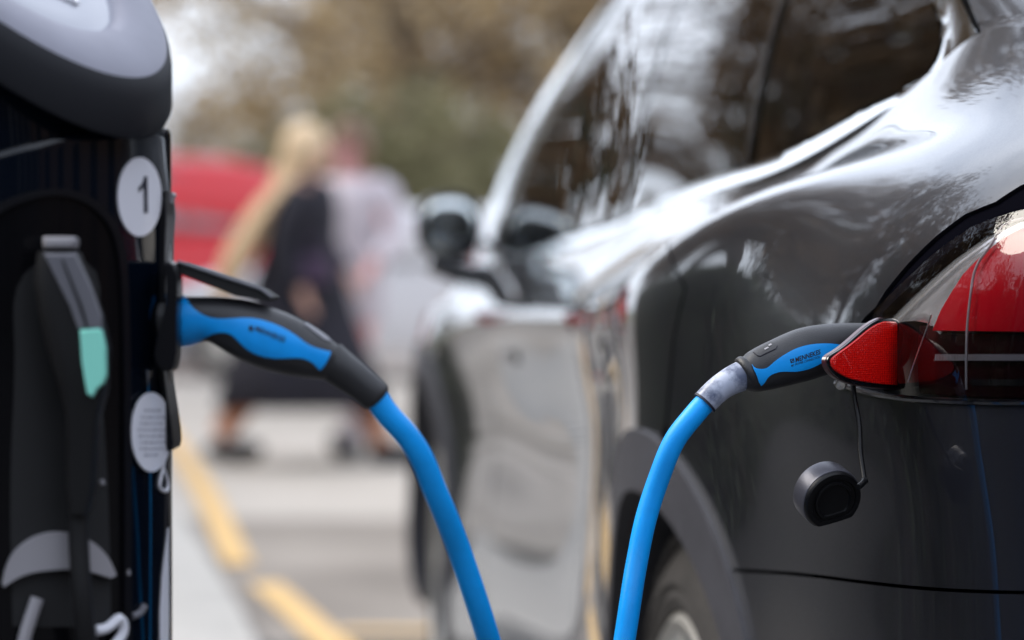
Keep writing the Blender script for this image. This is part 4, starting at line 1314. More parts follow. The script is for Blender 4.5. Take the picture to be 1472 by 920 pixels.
# ================================================================== PLUG HANGING IN THE BAY
hp_ = root('holstered_plug', tuple(at(95, 500, DC - RY - .03)))
tag(hp_, 'black and grey plug with mint green tip hanging in the post\'s arched bay', 'charging plug')
D1 = DC - RY - .020
def bar(name, stations, m, nn=20, parent=hp_):
    """rounded bar: stations of left px, right px, py, depth front, thickness"""
    V = []
    for (xl, xr, y, d, th) in stations:
        a, b_ = at(xl, y, d), at(xr, y, d)
        c = (a + b_) / 2; hw = (b_[0] - a[0]) / 2
        for k in range(nn):
            t = 2 * PI * k / nn
            q = (abs(math.cos(t)) ** 4 + abs(math.sin(t)) ** 4) ** (-.25)
            V.append((c[0] + hw * math.cos(t) * q, c[1] + th / 2 - th / 2 * math.sin(t) * q, c[2]))
    F = [(i * nn + j, i * nn + (j + 1) % nn, (i + 1) * nn + (j + 1) % nn, (i + 1) * nn + j) for i in range(len(stations) - 1) for j in range(nn)]
    F += [tuple(range(nn)), tuple((len(stations) - 1) * nn + j for j in range(nn))]
    o = obj(name, V, F, m, parent, True)
    bm = bmesh.new(); bm.from_mesh(o.data); bmesh.ops.recalc_face_normals(bm, faces=bm.faces[:]); bm.to_mesh(o.data); bm.free()
    o.data.set_sharp_from_angle(angle=R(40))
    return o
bar('latch_pad', [(60, 104, 340, D1 + .004, .02), (58, 106, 344, D1, .03), (58, 106, 353, D1, .03), (60, 104, 358, D1 + .003, .03)], M['grey_plastic'])
bar('handle', [(50, 110, 362, D1 + .004, .03), (44, 122, 400, D1 + .002, .035), (50, 140, 450, D1 + .002, .04), (62, 152, 500, D1 + .002, .04), (82, 150, 560, D1 + .004, .035), (92, 140, 600, D1 + .008, .03), (92, 136, 700, D1 + .012, .026), (98, 126, 740, D1 + .014, .022)], M['dark_plastic'])
def strip(name, P, m, d, parent=hp_, th=.004):
    A = np.array([at(x, y, d) for x, y in P]); c = A.mean(0)
    A1 = c + (A - c) * .94; A2 = A + [0, .0015, 0]; B = A + [0, th, 0]; k = len(P)
    V = np.concatenate([A1, A2, B]); F = [tuple(range(k))] + [(r_ * k + i, r_ * k + (i + 1) % k, (r_ + 1) * k + (i + 1) % k, (r_ + 1) * k + i) for r_ in (0, 1) for i in range(k)] + [tuple(range(3 * k - 1, 2 * k - 1, -1))]
    return obj(name, V, F, m, parent, True, smooth=False)
strip('handle_spine', [(62, 364), (108, 364), (130, 410), (146, 455), (146, 474), (112, 474), (100, 440), (80, 400)], M['grey_stripe'], D1 - .001)
strip('spine_groove', [(88, 372), (90, 372), (118, 440), (127, 472), (124, 472), (112, 436)], M['dark_plastic'], D1 - .0022, th=.001)
strip('mint_tip', [(114, 474), (144, 472), (150, 500), (151, 540), (147, 552), (138, 560), (132, 571), (125, 567), (121, 545), (117, 520)], M['mint'], D1 - .002, th=.010)
b = MB(); b.tube(spl3([at(112, 735, D1 + .026), at(114, 800, D1 + .024), at(120, 880, D1 + .022), at(128, 960, D1 + .03), at(120, 1200, D1 + .02), at(60, 1500, D1 - .02)], 40), .0062, 16)
b.build('plug_cable', M['dark_plastic'], hp_, True)

# ================================================================== PEOPLE CROSSING THE ROAD
M['skin'] = mat('skin', (0.62, 0.36, 0.28), 0.5)
M['skin_pink'] = mat('flushed_skin', (0.68, 0.34, 0.33), 0.5)
M['blonde'] = mat('blonde_hair', (0.68, 0.46, 0.25), 0.45, 0, base2=(0.80, 0.62, 0.41), vscale=30, stretch=(1, 1, .2))
M['brown_hair'] = mat('brown_hair', (0.16, 0.085, 0.045), 0.5, 0, var=.3, vscale=30, stretch=(1, 1, .2))
M['navy'] = mat('navy_wool', (0.013, 0.012, 0.020), 0.85, 0, var=.2, vscale=12)
M['lilac'] = mat('pale_lilac_wool', (0.62, 0.56, 0.60), 0.85, 0, var=.08, vscale=8, sheen=.3)
M['camel'] = mat('camel_wool', (0.72, 0.50, 0.29), 0.85, 0, var=.12, vscale=8, sheen=.3)
M['boot'] = mat('tan_leather', (0.42, 0.15, 0.06), 0.5)
M['shoe'] = mat('dark_shoe', (0.012, 0.012, 0.014), 0.4)
M['bag'] = mat('plum_bag', (0.05, 0.025, 0.06), 0.5)

def skin_mesh(name, verts, edges, radii, rootv, m, parent, sub=2):
    me = bpy.data.meshes.new(name); me.from_pydata(verts, edges, [])
    o = bpy.data.objects.new(name, me); col.objects.link(o)
    mo = o.modifiers.new('s', 'SKIN'); mo.use_smooth_shade = True; mo.branch_smoothing = .6
    ss = o.modifiers.new('d', 'SUBSURF'); ss.levels = sub; ss.render_levels = sub
    sv = me.skin_vertices[0].data
    for i, r in enumerate(radii):
        sv[i].radius = (r, r) if not isinstance(r, tuple) else r
        sv[i].use_root = (i == rootv)
    dg = bpy.context.evaluated_depsgraph_get(); dg.update()
    me2 = bpy.data.meshes.new_from_object(o.evaluated_get(dg))
    bpy.data.objects.remove(o)
    o2 = bpy.data.objects.new(name, me2); col.objects.link(o2)
    for p in me2.polygons: p.use_smooth = True
    me2.materials.clear(); me2.materials.append(m)
    if parent: o2.parent = parent
    return o2

def person(loc, face, stride, label, mats, dress, arm_l, arm_r, height=1.66, hair_long=False, leg_mat=None):
    """local x = walking direction (face), y = left. stride half length"""
    r = root('person', loc, face); tag(r, label, 'person', 'people walking across the road')
    s = height / 1.70
    v, e, rad = [], [], []
    def J(p, q, rr):
        v.append(tuple(c * s for c in p)); rad.append(rr if isinstance(rr, float) else rr)
        if q is not None: e.append((q, len(v) - 1))
        return len(v) - 1
    pel = J((0, 0, .93), None, .13)
    wa = J((.01, 0, 1.07), pel, .115); ch = J((.02, 0, 1.25), wa, .135); nk = J((.02, 0, 1.42), ch, .06)
    nk2 = J((.03, 0, 1.48), nk, .052); hd = J((.04, 0, 1.56), nk2, .085); h2 = J((.04, 0, 1.63), hd, .08)
    for sgn, arm in ((1, arm_l), (-1, arm_r)):
        sh = J((.02, .17 * sgn, 1.39), ch if False else nk, .062)
        el = J(arm[0], sh, .045); wr = J(arm[1], el, .030)
        d = np.array(arm[1]) - np.array(arm[0]); d /= np.linalg.norm(d)
        pm = J(tuple(np.array(arm[1]) + d * .06), wr, .034)
        side = np.cross(d, [0, 0, 1.0]); side /= np.linalg.norm(side) + 1e-9
        for k in range(4):
            b0 = np.array(arm[1]) + d * .10 + side * (.024 - .016 * k)
            f1 = J(tuple(b0), pm, .011); f2 = J(tuple(b0 + d * (.045 - .006 * abs(k - 1.3)) + np.array([0.012, 0, -.006])), f1, .009)
        th = J(tuple(np.array(arm[1]) + d * .045 + side * .045), pm, .011)
    hips = []
    for sgn, dirn in ((1, 1), (-1, -1)):
        f = stride * dirn
        hp2 = J((.0, .085 * sgn, .88), pel, .088)
        if dirn > 0: kn_, an, toe = (f * .55 + .03, .08 * sgn, .50), (f, .08 * sgn, .10), (f + .15, .09 * sgn, .06)
        else: kn_, an, toe = (f * .40 + .02, .08 * sgn, .50), (f * 1.0, .08 * sgn, .16), (f + .13, .09 * sgn, .045)
        k_ = J(kn_, hp2, .058); a_ = J(an, k_, .038); t_ = J(toe, a_, .034)
        hips.append((hp2, kn_, an, toe))
    b = skin_mesh('body', v, e, rad, pel, mats['skin'], r)
    # head details: nose, brow, ears are one small continuous skull piece on the body
    hx, hz = .045 * s, 1.58 * s
    V, F = egg((hx, 0, hz), (.098, .078, .118), 2.1, 20)
    V2 = []
    for x, y, z in V:
        rx = (x - hx) / .098; rz2 = (z - hz) / .118
        if rx > .5: x += .018 * math.exp(-((y / .014) ** 2) - ((rz2 + .08) / .18) ** 2) - .006 * math.exp(-((abs(y) - .03) / .013) ** 2 - ((rz2 - .08) / .10) ** 2) + .005 * math.exp(-(y / .022) ** 2 - ((rz2 + .42) / .07) ** 2)
        x -= .012 * max(0, -rz2) * (rx < 0)
        V2.append((x, y, z))
    hd_o = obj('head', V2, F, mats['face'], r)
    for sg in (1, -1):
        V, F = egg((hx, .078 * sg, hz - .005), (.017, .008, .028), 2, 10); obj('ear', V, F, mats['face'], hd_o)
        V, F = egg((hx + .082, .030 * sg, hz + .010), (.008, .013, .006), 2, 8); obj('eye', V, F, M['ink'], hd_o)
    V, F = egg((hx + .087, 0, hz - .050), (.010, .022, .005), 2, 8); obj('mouth', V, F, M['skin_pink'], hd_o)
    # hair cap
    V, F = egg((hx - .018, 0, hz + .022), (.118, .108, .140), 2.2, 24, )
    V2 = []
    for x, y, z in V:
        rz2 = (z - hz) / .118
        if x > hx + .045 and rz2 < .12: x = hx + .045 - (x - hx - .045) * .2
        V2.append((x, y, z))
    obj('hair', V2, F, mats['hair'], r)
    if hair_long:
        st = [((hx - .05, 0, hz + .02), .09), ((hx - .09, 0, hz - .09), .085), ((hx - .13, .0, hz - .24), .075), ((hx - .17, .0, hz - .38), .04)]
        bb = MB(); bb.tube(smooth_curve([q[0] for q in st], 10), np.interp(np.linspace(0, 1, 10), [0, .33, .66, 1], [q[1] for q in st]), 16); bb.build('long_hair', mats['hair'], r)
    # coat: stacked rings
    V = []; nn = 40
    for z, rx_, ry_, cx0, fold in dress:
        for k in range(nn):
            a = 2 * PI * k / nn
            fo = 1 + fold * math.sin(a * 7 + z * 4) + fold * .5 * math.sin(a * 13)
            V.append((cx0 + rx_ * math.cos(a) * fo, ry_ * math.sin(a) * fo, z * s))
    m_ = len(dress)
    F = [(i * nn + j, i * nn + (j + 1) % nn, (i + 1) * nn + (j + 1) % nn, (i + 1) * nn + j) for i in range(m_ - 1) for j in range(nn)]
    obj('coat', V, F, mats['coat'], r)
    for arm, sg in ((arm_l, 1), (arm_r, -1)):
        P = smooth_curve([(.02 * s, .13 * sg, 1.40 * s), (.02 * s, .18 * sg, 1.36 * s)] + [tuple(c * s for c in q) for q in arm], 14)
        bb = MB(); bb.tube(P, np.interp(np.linspace(0, 1, 14), [0, .15, .6, 1], [.06, .078, .062, .048]), 14)
        bb.build('sleeve', mats['coat'], r)
    for hp2, kn_, an, toe in hips:
        P = smooth_curve([tuple(c * s for c in q) for q in (kn_, tuple((np.array(kn_) + an) / 2), an)], 8)
        bb = MB(); bb.tube(P, [.080, .082, .080, .074, .068, .062, .058, .056], 14); bb.build('boot', mats['leg'], r)
        c = (np.array(an) * .45 + np.array(toe) * .55) * s
        V, F = egg((c[0], c[1], max(.045, c[2] - .02)), (.150, .055, .058), 2.6, 14); obj('shoe', V, F, M['shoe'], r)
    return r
DP = 14.9
wp = at(432, 372, DP)
w1 = person((float(wp[0]), DP, 0.004), R(-4), .40, 'blonde person in a long navy coat striding right in front of the red van', dict(skin=M['skin'], face=M['skin'], hair=M['blonde'], coat=M['navy'], leg=M['boot']),
    [(1.46, .08, .08, .02, 0), (1.42, .15, .19, .02, .0), (1.30, .18, .21, .01, .01), (1.10, .18, .18, 0, .015), (.95, .23, .20, 0, .02), (.75, .28, .22, 0, .03), (.52, .36, .26, .0, .04), (.30, .42, .28, -.01, .05), (.29, .41, .27, -.01, .05)],
    ((.10, .22, 1.13), (.20, .20, .98)), ((-.05, -.24, 1.12), (.04, -.26, .90)), 1.67, True)
# camel shawl trailing behind her
st = [(.0, .0, 1.47, .10), (-.10, -.02, 1.36, .13), (-.22, -.04, 1.18, .135), (-.31, -.05, 1.0, .13), (-.37, -.05, .86, .10), (-.385, -.05, .80, .05)]
V = []; nn = 28
P = smooth_curve([q[:3] for q in st], 24); rr = np.interp(np.linspace(0, 1, 24), np.linspace(0, 1, 6), [q[3] for q in st])
for i in range(24):
    for k in range(nn):
        a = 2 * PI * k / nn; f = 1 + .12 * math.sin(5 * a + i * .15)
        V.append((P[i][0] + rr[i] * .75 * math.cos(a) * f, P[i][1] + rr[i] * 1.3 * math.sin(a) * f, P[i][2] + rr[i] * .25 * math.cos(a)))
F = [(i * nn + j, i * nn + (j + 1) % nn, (i + 1) * nn + (j + 1) % nn, (i + 1) * nn + j) for i in range(23) for j in range(nn)] + [tuple(range(nn)), tuple(23 * nn + j for j in range(nn))]
obj('camel_shawl', V, F, M['camel'], w1)
hb = root('handbag', (float(wp[0]) + .10, DP - .26, .98)); tag(hb, 'small plum handbag held at the hip of the blonde person', 'handbag')
b = MB(); b.box(Vector((0, 0, 0)), (.15, .07, .13), None, .02); b.build('bag_body', M['bag'], hb)
b = MB(); b.tube([(-.05, 0, .06), (-.04, 0, .13), (0, 0, .155), (.04, 0, .13), (.05, 0, .06)], .006, 8); b.build('bag_handle', M['bag'], hb)
wp2 = at(507, 372, DP + .7)
person((float(wp2[0]), DP + .7, .004), R(-112), .16, 'brown-haired person in a pale lilac coat walking behind the blonde one', dict(skin=M['skin_pink'], face=M['skin_pink'], hair=M['brown_hair'], coat=M['lilac'], leg=M['lilac']),
    [(1.44, .07, .08, .02, 0), (1.41, .12, .19, .02, .0), (1.30, .15, .205, .01, .01), (1.10, .15, .17, 0, .015), (.95, .16, .17, 0, .02), (.75, .17, .17, 0, .03), (.70, .17, .17, .0, .03), (.69, .16, .16, 0, .03)],
    ((.06, .25, 1.12), (.20, .22, 1.0)), ((-.02, -.24, 1.12), (.06, -.26, .90)), 1.72)

# ================================================================== PARKED VEHICLES
M['red_body'] = mat('red_paint', (0.60, 0.018, 0.028), 0.45, 0, 0, spec=.25)
M['white_body'] = mat('white_paint', (0.72, 0.71, 0.73), 0.3, 0, .8, .03)
M['silver_body'] = mat('silver_paint', (0.45, 0.45, 0.48), 0.3, .5, .9, .03)
M['black_body'] = mat('black_paint', (0.012, 0.012, 0.014), 0.25, 0, 1, .03)
M['veh_glass'] = mat('vehicle_glass', (0.02, 0.022, 0.025), 0.05, 0, .5)
M['amber'] = mat('amber_lens', (0.85, 0.28, 0.02), 0.3)
M['plate'] = mat('number_plate', (0.75, 0.60, 0.10), 0.5)
def vehicle(name, label, loc, rz, L, W, H, m, belt, prof, group='vehicles parked along the road'):
    """prof: (x along 0..1, height top of body, cabin height) from rear to front; local x forward"""
    r = root(name, loc, rz); tag(r, label, 'van' if 'van' in name else 'car', group)
    def loft(nm, xs, zt, zb, hw0, hw1, mm, inset=0):
        V = []
        for x, a, b_ in zip(xs, zb, zt):
            k = 1 - .10 * abs(2 * x - 1) ** 4
            w0, w1 = hw0 * k, hw1 * k
            mid = a + (b_ - a) * .55
            V += [(x * L - L / 2, w0 * .93, a), (x * L - L / 2, w0, a + (b_ - a) * .18), (x * L - L / 2, w0, mid), (x * L - L / 2, (w0 + w1) / 2, b_ - (b_ - a) * .08), (x * L - L / 2, w1 * .9, b_),
                  (x * L - L / 2, -w1 * .9, b_), (x * L - L / 2, -(w0 + w1) / 2, b_ - (b_ - a) * .08), (x * L - L / 2, -w0, mid), (x * L - L / 2, -w0, a + (b_ - a) * .18), (x * L - L / 2, -w0 * .93, a)]
        n_ = 10
        F = [(i * n_ + j, i * n_ + (j + 1) % n_, (i + 1) * n_ + (j + 1) % n_, (i + 1) * n_ + j) for i in range(len(xs) - 1) for j in range(n_)]
        F += [tuple(range(n_))[::-1], tuple((len(xs) - 1) * n_ + j for j in range(n_))]
        return obj(nm, V, F, mm, r, autosmooth=35)
    xs = [p[0] for p in prof]
    loft('body', xs, [p[1] for p in prof], [.26] * len(prof), W / 2, W / 2 * .96, m)
    cab = [p for p in prof if p[2] > 0]
    loft('cabin', [p[0] for p in cab], [p[2] for p in cab], [belt - .03] * len(cab), W / 2 * .95, W / 2 * .78, m)
    # windows: panes proud of the cabin
    x0, x1 = cab[0][0] * L - L / 2, cab[-1][0] * L - L / 2
    full = [p for p in cab if p[2] > H - .12]
    f0, f1 = full[0][0] * L - L / 2, full[-1][0] * L - L / 2
    nw = 3
    for sg in (1, -1):
        for i in range(nw):
            a = f0 + (f1 - f0) * (i + .04) / nw; b_ = f0 + (f1 - f0) * (i + .96) / nw
            y0, y1 = W / 2 * .955 * sg, W / 2 * .885 * sg
            V = [(a, y0, belt + .04), (b_, y0, belt + .04), (b_, y1, H - .16), (a, y1, H - .16)]
            V += [(x, y - .02 * sg, z) for x, y, z in V]
            obj('window', V, [(0, 1, 2, 3), (7, 6, 5, 4), (0, 4, 5, 1), (1, 5, 6, 2), (2, 6, 7, 3), (3, 7, 4, 0)], M['veh_glass'], r, smooth=False)
    for nm, xa, xb in (('rear_window', x0, f0), ('windscreen', x1, f1)):
        sgx = -1 if nm == 'rear_window' else 1
        za, zb2 = belt + .05, H - .12
        fx = lambda z: xa + (xb - xa) * (z - belt) / (H - .08 - belt)
        V = [(fx(za) + .03 * sgx, W * .40, za), (fx(za) + .03 * sgx, -W * .40, za), (fx(zb2) + .03 * sgx, -W * .34, zb2), (fx(zb2) + .03 * sgx, W * .34, zb2)]
        V += [(x - .03 * sgx, y, z) for x, y, z in V]
        obj(nm, V, [(0, 1, 2, 3), (7, 6, 5, 4), (0, 4, 5, 1), (1, 5, 6, 2), (2, 6, 7, 3), (3, 7, 4, 0)], M['veh_glass'], r, smooth=False)
    for sx in (.19, .80):
        for sg in (1, -1):
            bb = MB(); bb.lathe([(0, .02), (.19, .02), (.21, .0), (.31, .0), (.325, -.03), (.325, -.20), (.2, -.21)], (sx * L - L / 2, W / 2 * sg * 1.0, .325), (0, sg, 0), 32)
            w_ = bb.build('wheel', M['tyre'], r)
            bb = MB(); bb.lathe([(0, .028), (.06, .03), (.19, .022), (.2, .01)], (sx * L - L / 2, W / 2 * sg, .325), (0, sg, 0), 24)
            o_ = bb.build('hubcap', M['alloy'], w_)
    for sg in (1, -1):
        for nm, xx, mm in (('tail_lamp', -L / 2 - .01, M['red_lens']), ('headlight', L / 2 + .01, M['silver'])):
            bb = MB(); bb.box(Vector((xx, W * .37 * sg, belt - .22)), (.06, .24, .18), None, .015); bb.build(nm, mm, r)
        bb = MB(); bb.box(Vector((f1 + .05, (W / 2 + .08) * sg, belt + .08)), (.08, .18, .14), None, .03); bb.build('side_mirror', m, r)
    for xx in (-L / 2 - .03, L / 2 + .03):
        bb = MB(); bb.box(Vector((xx, 0, .45)), (.12, W * .92, .20), None, .04); bb.build('bumper', M['dark_plastic'], r)
        bb = MB(); bb.box(Vector((xx * 1.02, 0, .50)), (.02, .52, .11), None, .004); bb.build('number_plate', M['plate'] if xx < 0 else M['white'], r)
    return r
CARP = [(0, .95, 0), (.03, 1.0, 0), (.06, .99, 1.02), (.17, .98, 1.42), (.30, .97, 1.47), (.50, .96, 1.46), (.60, .95, 1.38), (.74, .94, .97), (.85, .88, 0), (.96, .76, 0), (1.0, .62, 0)]
VANP = [(0, 1.25, 0), (.01, 1.3, 1.32), (.03, 1.3, 1.98), (.2, 1.3, 2.05), (.5, 1.3, 2.06), (.68, 1.3, 2.0), (.80, 1.28, 1.5), (.86, 1.22, 1.25), (.93, 1.12, 0), (1.0, .9, 0)]
p = at(255, 372, 31); vehicle('red_van', 'bright red van parked across the road behind the charging post', (float(p[0]) - .1, 31, .004), R(68), 5.2, 1.9, 2.06, M['red_body'], 1.30, VANP)
r_ = INV and None
p = at(262, 300, 29.8)
p = at(548, 372, 26); vehicle('white_car', 'white hatchback parked beyond the two walking people', (float(p[0]), 26, .004), R(170), 3.9, 1.75, 1.47, M['white_body'], .95, CARP)
p = at(640, 372, 38); vehicle('silver_car', 'silver car parked farther off, beyond the door mirror', (float(p[0]) + .5, 38, .004), R(160), 4.3, 1.8, 1.47, M['silver_body'], .95, CARP)
vehicle('added_black_car', 'unseen black car added left of the charging post to darken reflections', (-5.2, 3.2, .012), R(100), 4.5, 1.85, 1.47, M['black_body'], .95, CARP)  # out of view, added as a dark body for the paint to reflect
vehicle('added_black_car', 'second unseen black car, added further along to darken reflections', (-6.3, 9.2, .008), R(98), 4.5, 1.85, 1.47, M['black_body'], .95, CARP)  # another dark body added out of view for the reflections

# ================================================================== TREES
M['bark'] = mat('grey_brown_bark', (0.10, 0.075, 0.055), 0.9, 0, var=.3, vscale=8, bump=.6, bscale=20)
LM = [mat('russet_buds', (0.35, 0.25, 0.125), 0.8, base2=(0.60, 0.47, 0.29), vscale=1.2), mat('olive_leaves', (0.16, 0.155, 0.07), 0.75, base2=(0.29, 0.26, 0.14), vscale=1.2),
      mat('pale_twigs', (0.40, 0.36, 0.29), 0.8, base2=(0.55, 0.51, 0.45), vscale=1.2), mat('dark_evergreen', (0.035, 0.045, 0.022), 0.7, base2=(0.09, 0.10, 0.045), vscale=1.5)]
def make_tree_mesh(seed, H, Rc, zc, nleaf, leaf, hz, density_gap=.35):
    rg = np.random.default_rng(seed)
    bb = MB()
    trunk = [(0, 0, 0), (rg.normal(0, .1), rg.normal(0, .1), H * .2), (rg.normal(0, .2), rg.normal(0, .2), H * .45), (rg.normal(0, .3), rg.normal(0, .3), H * .8)]
    tp = smooth_curve(trunk, 10); bb.tube(tp, np.linspace(.022 * H, .006 * H, 10), 10)
    ends = []
    for k in range(26):
        i = rg.integers(3, 10); a = rg.uniform(0, 2 * PI); L_ = rg.uniform(.25, .5) * H * (.5 if i > 7 else 1)
        s0 = tp[i]; d = np.array([math.cos(a), math.sin(a), rg.uniform(.1, .9)]); d /= np.linalg.norm(d)
        e_ = s0 + d * L_; m_ = s0 + d * L_ * .5 + rg.normal(0, .2, 3)
        q = smooth_curve([s0, m_, e_], 6); bb.tube(q, np.linspace(.008 * H, .002 * H, 6), 6, False); ends.append(q)
        for _ in range(3):
            j = rg.integers(2, 6); d2 = d + rg.normal(0, .7, 3); d2 /= np.linalg.norm(d2)
            e2 = q[j] + d2 * L_ * .4; bb.tube(smooth_curve([q[j], (q[j] + e2) / 2 + rg.normal(0, .08, 3), e2], 4), np.linspace(.003 * H, .001 * H, 4), 5, False); ends.append(np.array([q[j], e2]))
    # clumps
    nc = 60
    cl = rg.normal(0, 1, (nc, 3)); cl /= np.linalg.norm(cl, axis=1)[:, None]; cl *= (rg.uniform(.15, 1, nc) ** .45)[:, None]
    cl = cl * [Rc, Rc, hz] + [0, 0, zc]
    cs_ = rg.uniform(.12, .30, nc) * Rc
    idx = rg.integers(0, nc, nleaf)
    c = cl[idx] + rg.normal(0, 1, (nleaf, 3)) * cs_[idx][:, None] * .6
    c[:, 2] = np.maximum(c[:, 2], .1)
    d1 = rg.normal(0, 1, (nleaf, 3)); d1 /= np.linalg.norm(d1, axis=1)[:, None]
    d2 = np.cross(d1, rg.normal(0, 1, (nleaf, 3))); d2 /= np.linalg.norm(d2, axis=1)[:, None]
    sz = leaf * rg.uniform(.5, 1.3, nleaf)[:, None]
    V = np.concatenate([c + d1 * sz, c + d2 * sz * .45, c - d1 * sz, c - d2 * sz * .45])
    F = [(i, i + nleaf, i + 2 * nleaf, i + 3 * nleaf) for i in range(nleaf)]
    return bb, V, F
TM = {}
def tree_kind(key, *a, mleaf=0):
    bb, V, F = make_tree_mesh(*a)
    t = bpy.data.meshes.new('trunk'); t.from_pydata(bb.V, [], bb.F); t.materials.append(M['bark'])
    c = bpy.data.meshes.new('crown'); c.from_pydata([tuple(v) for v in V], [], F); c.materials.append(LM[mleaf])
    TM[key] = (t, c)
tree_kind('russet', 1, 11, 4.2, 6.8, 5000, .16, 4.2, mleaf=0)
tree_kind('russet2', 5, 9, 3.4, 5.2, 3900, .15, 3.6, mleaf=0)
tree_kind('pale', 2, 8, 3.0, 4.6, 2400, .12, 3.2, mleaf=2)
tree_kind('olive', 3, 6, 2.6, 3.0, 8000, .13, 2.7, mleaf=1)
LM.append(mat('backlit_brown_buds', (0.085, 0.050, 0.024), 0.8, base2=(0.24, 0.155, 0.08), vscale=1.2))  # bud colour darkened to stand for the back-lit left row
tree_kind('brown', 8, 11, 4.2, 6.8, 7000, .16, 4.4, mleaf=4)
tree_kind('brown2', 9, 9, 3.4, 5.2, 5600, .15, 3.8, mleaf=4)
tree_kind('dark', 4, 9, 3.0, 4.4, 11000, .15, 4.2, mleaf=3)
NAMES = {'russet': 'budding_tree', 'russet2': 'budding_tree', 'pale': 'bare_tree', 'olive': 'olive_bush', 'dark': 'evergreen_tree', 'brown': 'budding_tree', 'brown2': 'budding_tree'}
def tree(key, x, y, rz, sc_, label, group):
    nm = NAMES[key]
    r = root(nm, (x, y, 0), rz); r.scale = (sc_, sc_, sc_)
    tag(r, label, 'bush' if 'bush' in nm else 'tree', group)
    for nm2, me in zip(('trunk', 'crown'), TM[key]):
        o = bpy.data.objects.new(nm2, me); col.objects.link(o); o.parent = r
    return r
def tpx(key, px, d, sc_, label, rz=0.0):
    p = at(px, 372, d); return tree(key, float(p[0]), d, rz, sc_, label, 'trees beyond the road')
tpx('pale', 262, 58, .55, 'pale bare tree above the red van, next to the charging post')
tpx('pale', 360, 66, .8, 'pale bare tree farther back, between the red van and the blonde person', 1.0)
tpx('russet', 470, 60, .95, 'large russet budding tree rising behind the heads of the two people', .3)
tpx('russet2', 590, 54, 1.0, 'russet budding tree right of the two people', 1.7)
tpx('russet', 700, 62, 1.0, 'russet budding tree behind the windscreen pillar of the grey car', 2.4)
tpx('russet2', 820, 58, 1.05, 'russet budding tree at the top edge above the roof of the grey car', .9)
tpx('olive', 560, 46, .62, 'olive green bush low behind the lilac coat')
tpx('olive', 640, 48, .66, 'olive green bush low beside the door mirror', 1.3)
tpx('olive', 480, 50, .60, 'olive green bush low behind the blonde head', 2.2)
tpx('olive', 330, 50, .50, 'olive green bush above the red van roof', 2.9)
tpx('dark', 950, 60, .9, 'dark evergreen seen through the car windows', 1.1)
tpx('russet', 1150, 56, 1.0, 'russet budding tree hidden behind the rear of the grey car', 1.9)
tpx('russet2', 1400, 52, 1.0, 'russet budding tree behind the right edge of the car', 2.9)
# the left side of the street, mirrored in the paint and the panes
GL = 'trees along the left side of the street'
k = 0
for (key, x, y, s_, lab) in [('brown', -15, 54, 1.5, 'farthest brown tree'), ('dark', -16, 46, 1.6, 'farthest dark evergreen'), ('brown2', -12, 37, 1.7, 'second brown tree from the far end'), ('brown', -14, 29, 1.6, 'brown tree in the middle of the row'), ('dark', -15, 23, 1.1, 'dark evergreen in the middle of the row'),
                        ('brown2', -13, 17, 1.3, 'brown tree opposite the bonnet of the grey car'), ('brown', -14, 11, 1.1, 'brown tree opposite the doors of the grey car'), ('dark', -16, 4, 1.0, 'dark evergreen opposite the charging post'), ('brown2', -15, -4, 1.2, 'nearest brown tree, level with the viewer')]:
    k += 1
    tree(key, x, y, k * .8, s_, lab + ' on the left side of the street', GL)
# unseen hedge added on the left to darken reflections in the car paint
rh = root('added_dark_hedge', (-3.3, 5.5, 0)); tag(rh, 'unseen dark hedge added left of the charging post to darken reflections', 'hedge')
rg = np.random.default_rng(11); nl = 31000
hx_ = rg.uniform(-.45, .45, nl); hy_ = rg.uniform(-8.0, 8.2, nl); hz_ = rg.uniform(.02, 1.35, nl)
f_ = rg.integers(0, 3, nl)
hx_ = np.where(f_ == 0, .45 + rg.normal(0, .03, nl), hx_); hx_ = np.where(f_ == 1, -.45 + rg.normal(0, .03, nl), hx_); hz_ = np.where(f_ == 2, 1.35 + rg.normal(0, .03, nl), hz_)
c_ = np.stack([hx_, hy_, np.maximum(hz_, .03)], 1); d1 = rg.normal(0, 1, (nl, 3)); d1 /= np.linalg.norm(d1, axis=1)[:, None]
d2 = np.cross(d1, rg.normal(0, 1, (nl, 3))); d2 /= np.linalg.norm(d2, axis=1)[:, None]
sz_ = .055 * rg.uniform(.5, 1.3, nl)[:, None]
V = np.concatenate([c_ + d1 * sz_, c_ + d2 * sz_ * .5, c_ - d1 * sz_, c_ - d2 * sz_ * .5])
V[:, 2] = np.maximum(V[:, 2], .012)
obj('foliage', V, [(i, i + nl, i + 2 * nl, i + 3 * nl) for i in range(nl)], LM[3], rh, smooth=False)
b = MB(); b.box(Vector((0, .1, .66)), (.74, 16.0, 1.24)); b.build('branches', M['bark'], rh, smooth=False, autosmooth=None)
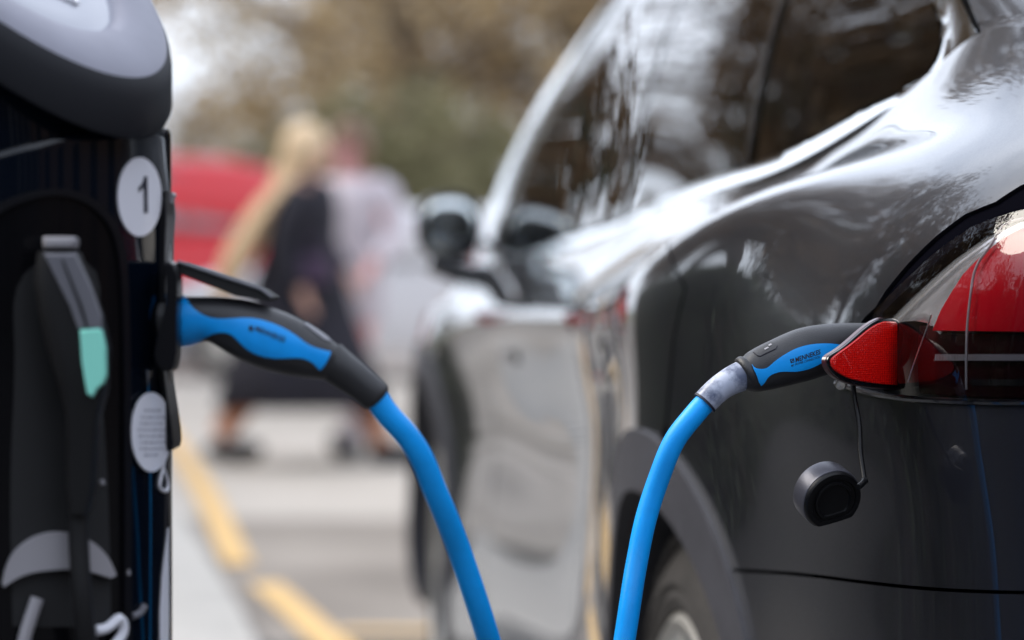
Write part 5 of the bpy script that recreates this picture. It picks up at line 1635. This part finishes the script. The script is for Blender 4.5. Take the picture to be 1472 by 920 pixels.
# brick terrace behind the left trees and a glazed building behind the viewer
M['brick'] = mat('brown_brick', (0.20, 0.10, 0.065), 0.85, 0, base2=(0.30, 0.17, 0.11), vscale=3, bump=.4, bscale=20)
M['stone'] = mat('pale_stone', (0.50, 0.47, 0.42), 0.8, 0, var=.1, vscale=2)
def building(name, label, loc, rz, L, D, H, m, nx, nz, ww, wh, fm=None):
    r = root(name, loc, rz); tag(r, label, 'building')
    b = MB(); b.box(Vector((0, -D / 2, H / 2)), (L, D, H)); b.build('wall', m, r, smooth=False, autosmooth=None)
    b = MB(); b.box(Vector((0, -D / 2, H + .2)), (L + .5, D + .5, .4)); b.build('roof', M['stone'], r, smooth=False, autosmooth=None)
    for i in range(nx):
        for j in range(nz):
            x = -L / 2 + L * (i + .5) / nx; z = H * (j + .5) / nz
            b = MB(); b.box(Vector((x, .0, z)), (ww, .10, wh)); f = b.build('window', fm or M['white'], r, smooth=False, autosmooth=None)
            b = MB(); b.box(Vector((x, .04, z)), (ww - .16, .06, wh - .16)); b.build('pane', M['veh_glass'], f, smooth=False, autosmooth=None)
    return r
building('unseen_terrace', 'long brown brick building along the left side of the street, outside the picture', (-26, 12, 0), R(-90), 60, 9, 9, M['brick'], 16, 3, 1.4, 1.7)
M['fin'] = mat('grey_fin', (.16, .16, .17), .6)
building('office_building', 'dark office building behind the viewer with narrow windows', (2, -16, 0), 0, 40, 10, 7, mat('dark_cladding_panel', (.025, .027, .03), .5), 7, 1, 3.2, 3.6, M['dark_plastic'])
for i in range(27):
    if -20 + 40 * i / 26 < 7: continue
    b = MB(); b.box(Vector((-20 + 40 * i / 26, .25, 3.5)), (.14, .3, 7.0)); b.build('fin', M['fin'], bpy.data.objects['office_building'], smooth=False, autosmooth=None)

building('unseen_terrace', 'unseen dark brick building added right of the grey car to darken reflections', (15, -4, 0), R(90), 44, 9, 8, mat('dark_brick', (0.05, 0.035, 0.03), .85, 0, base2=(.09, .06, .05), vscale=3), 12, 3, 1.4, 1.7, M['dark_plastic'])  # added out of view to darken the right half of the post
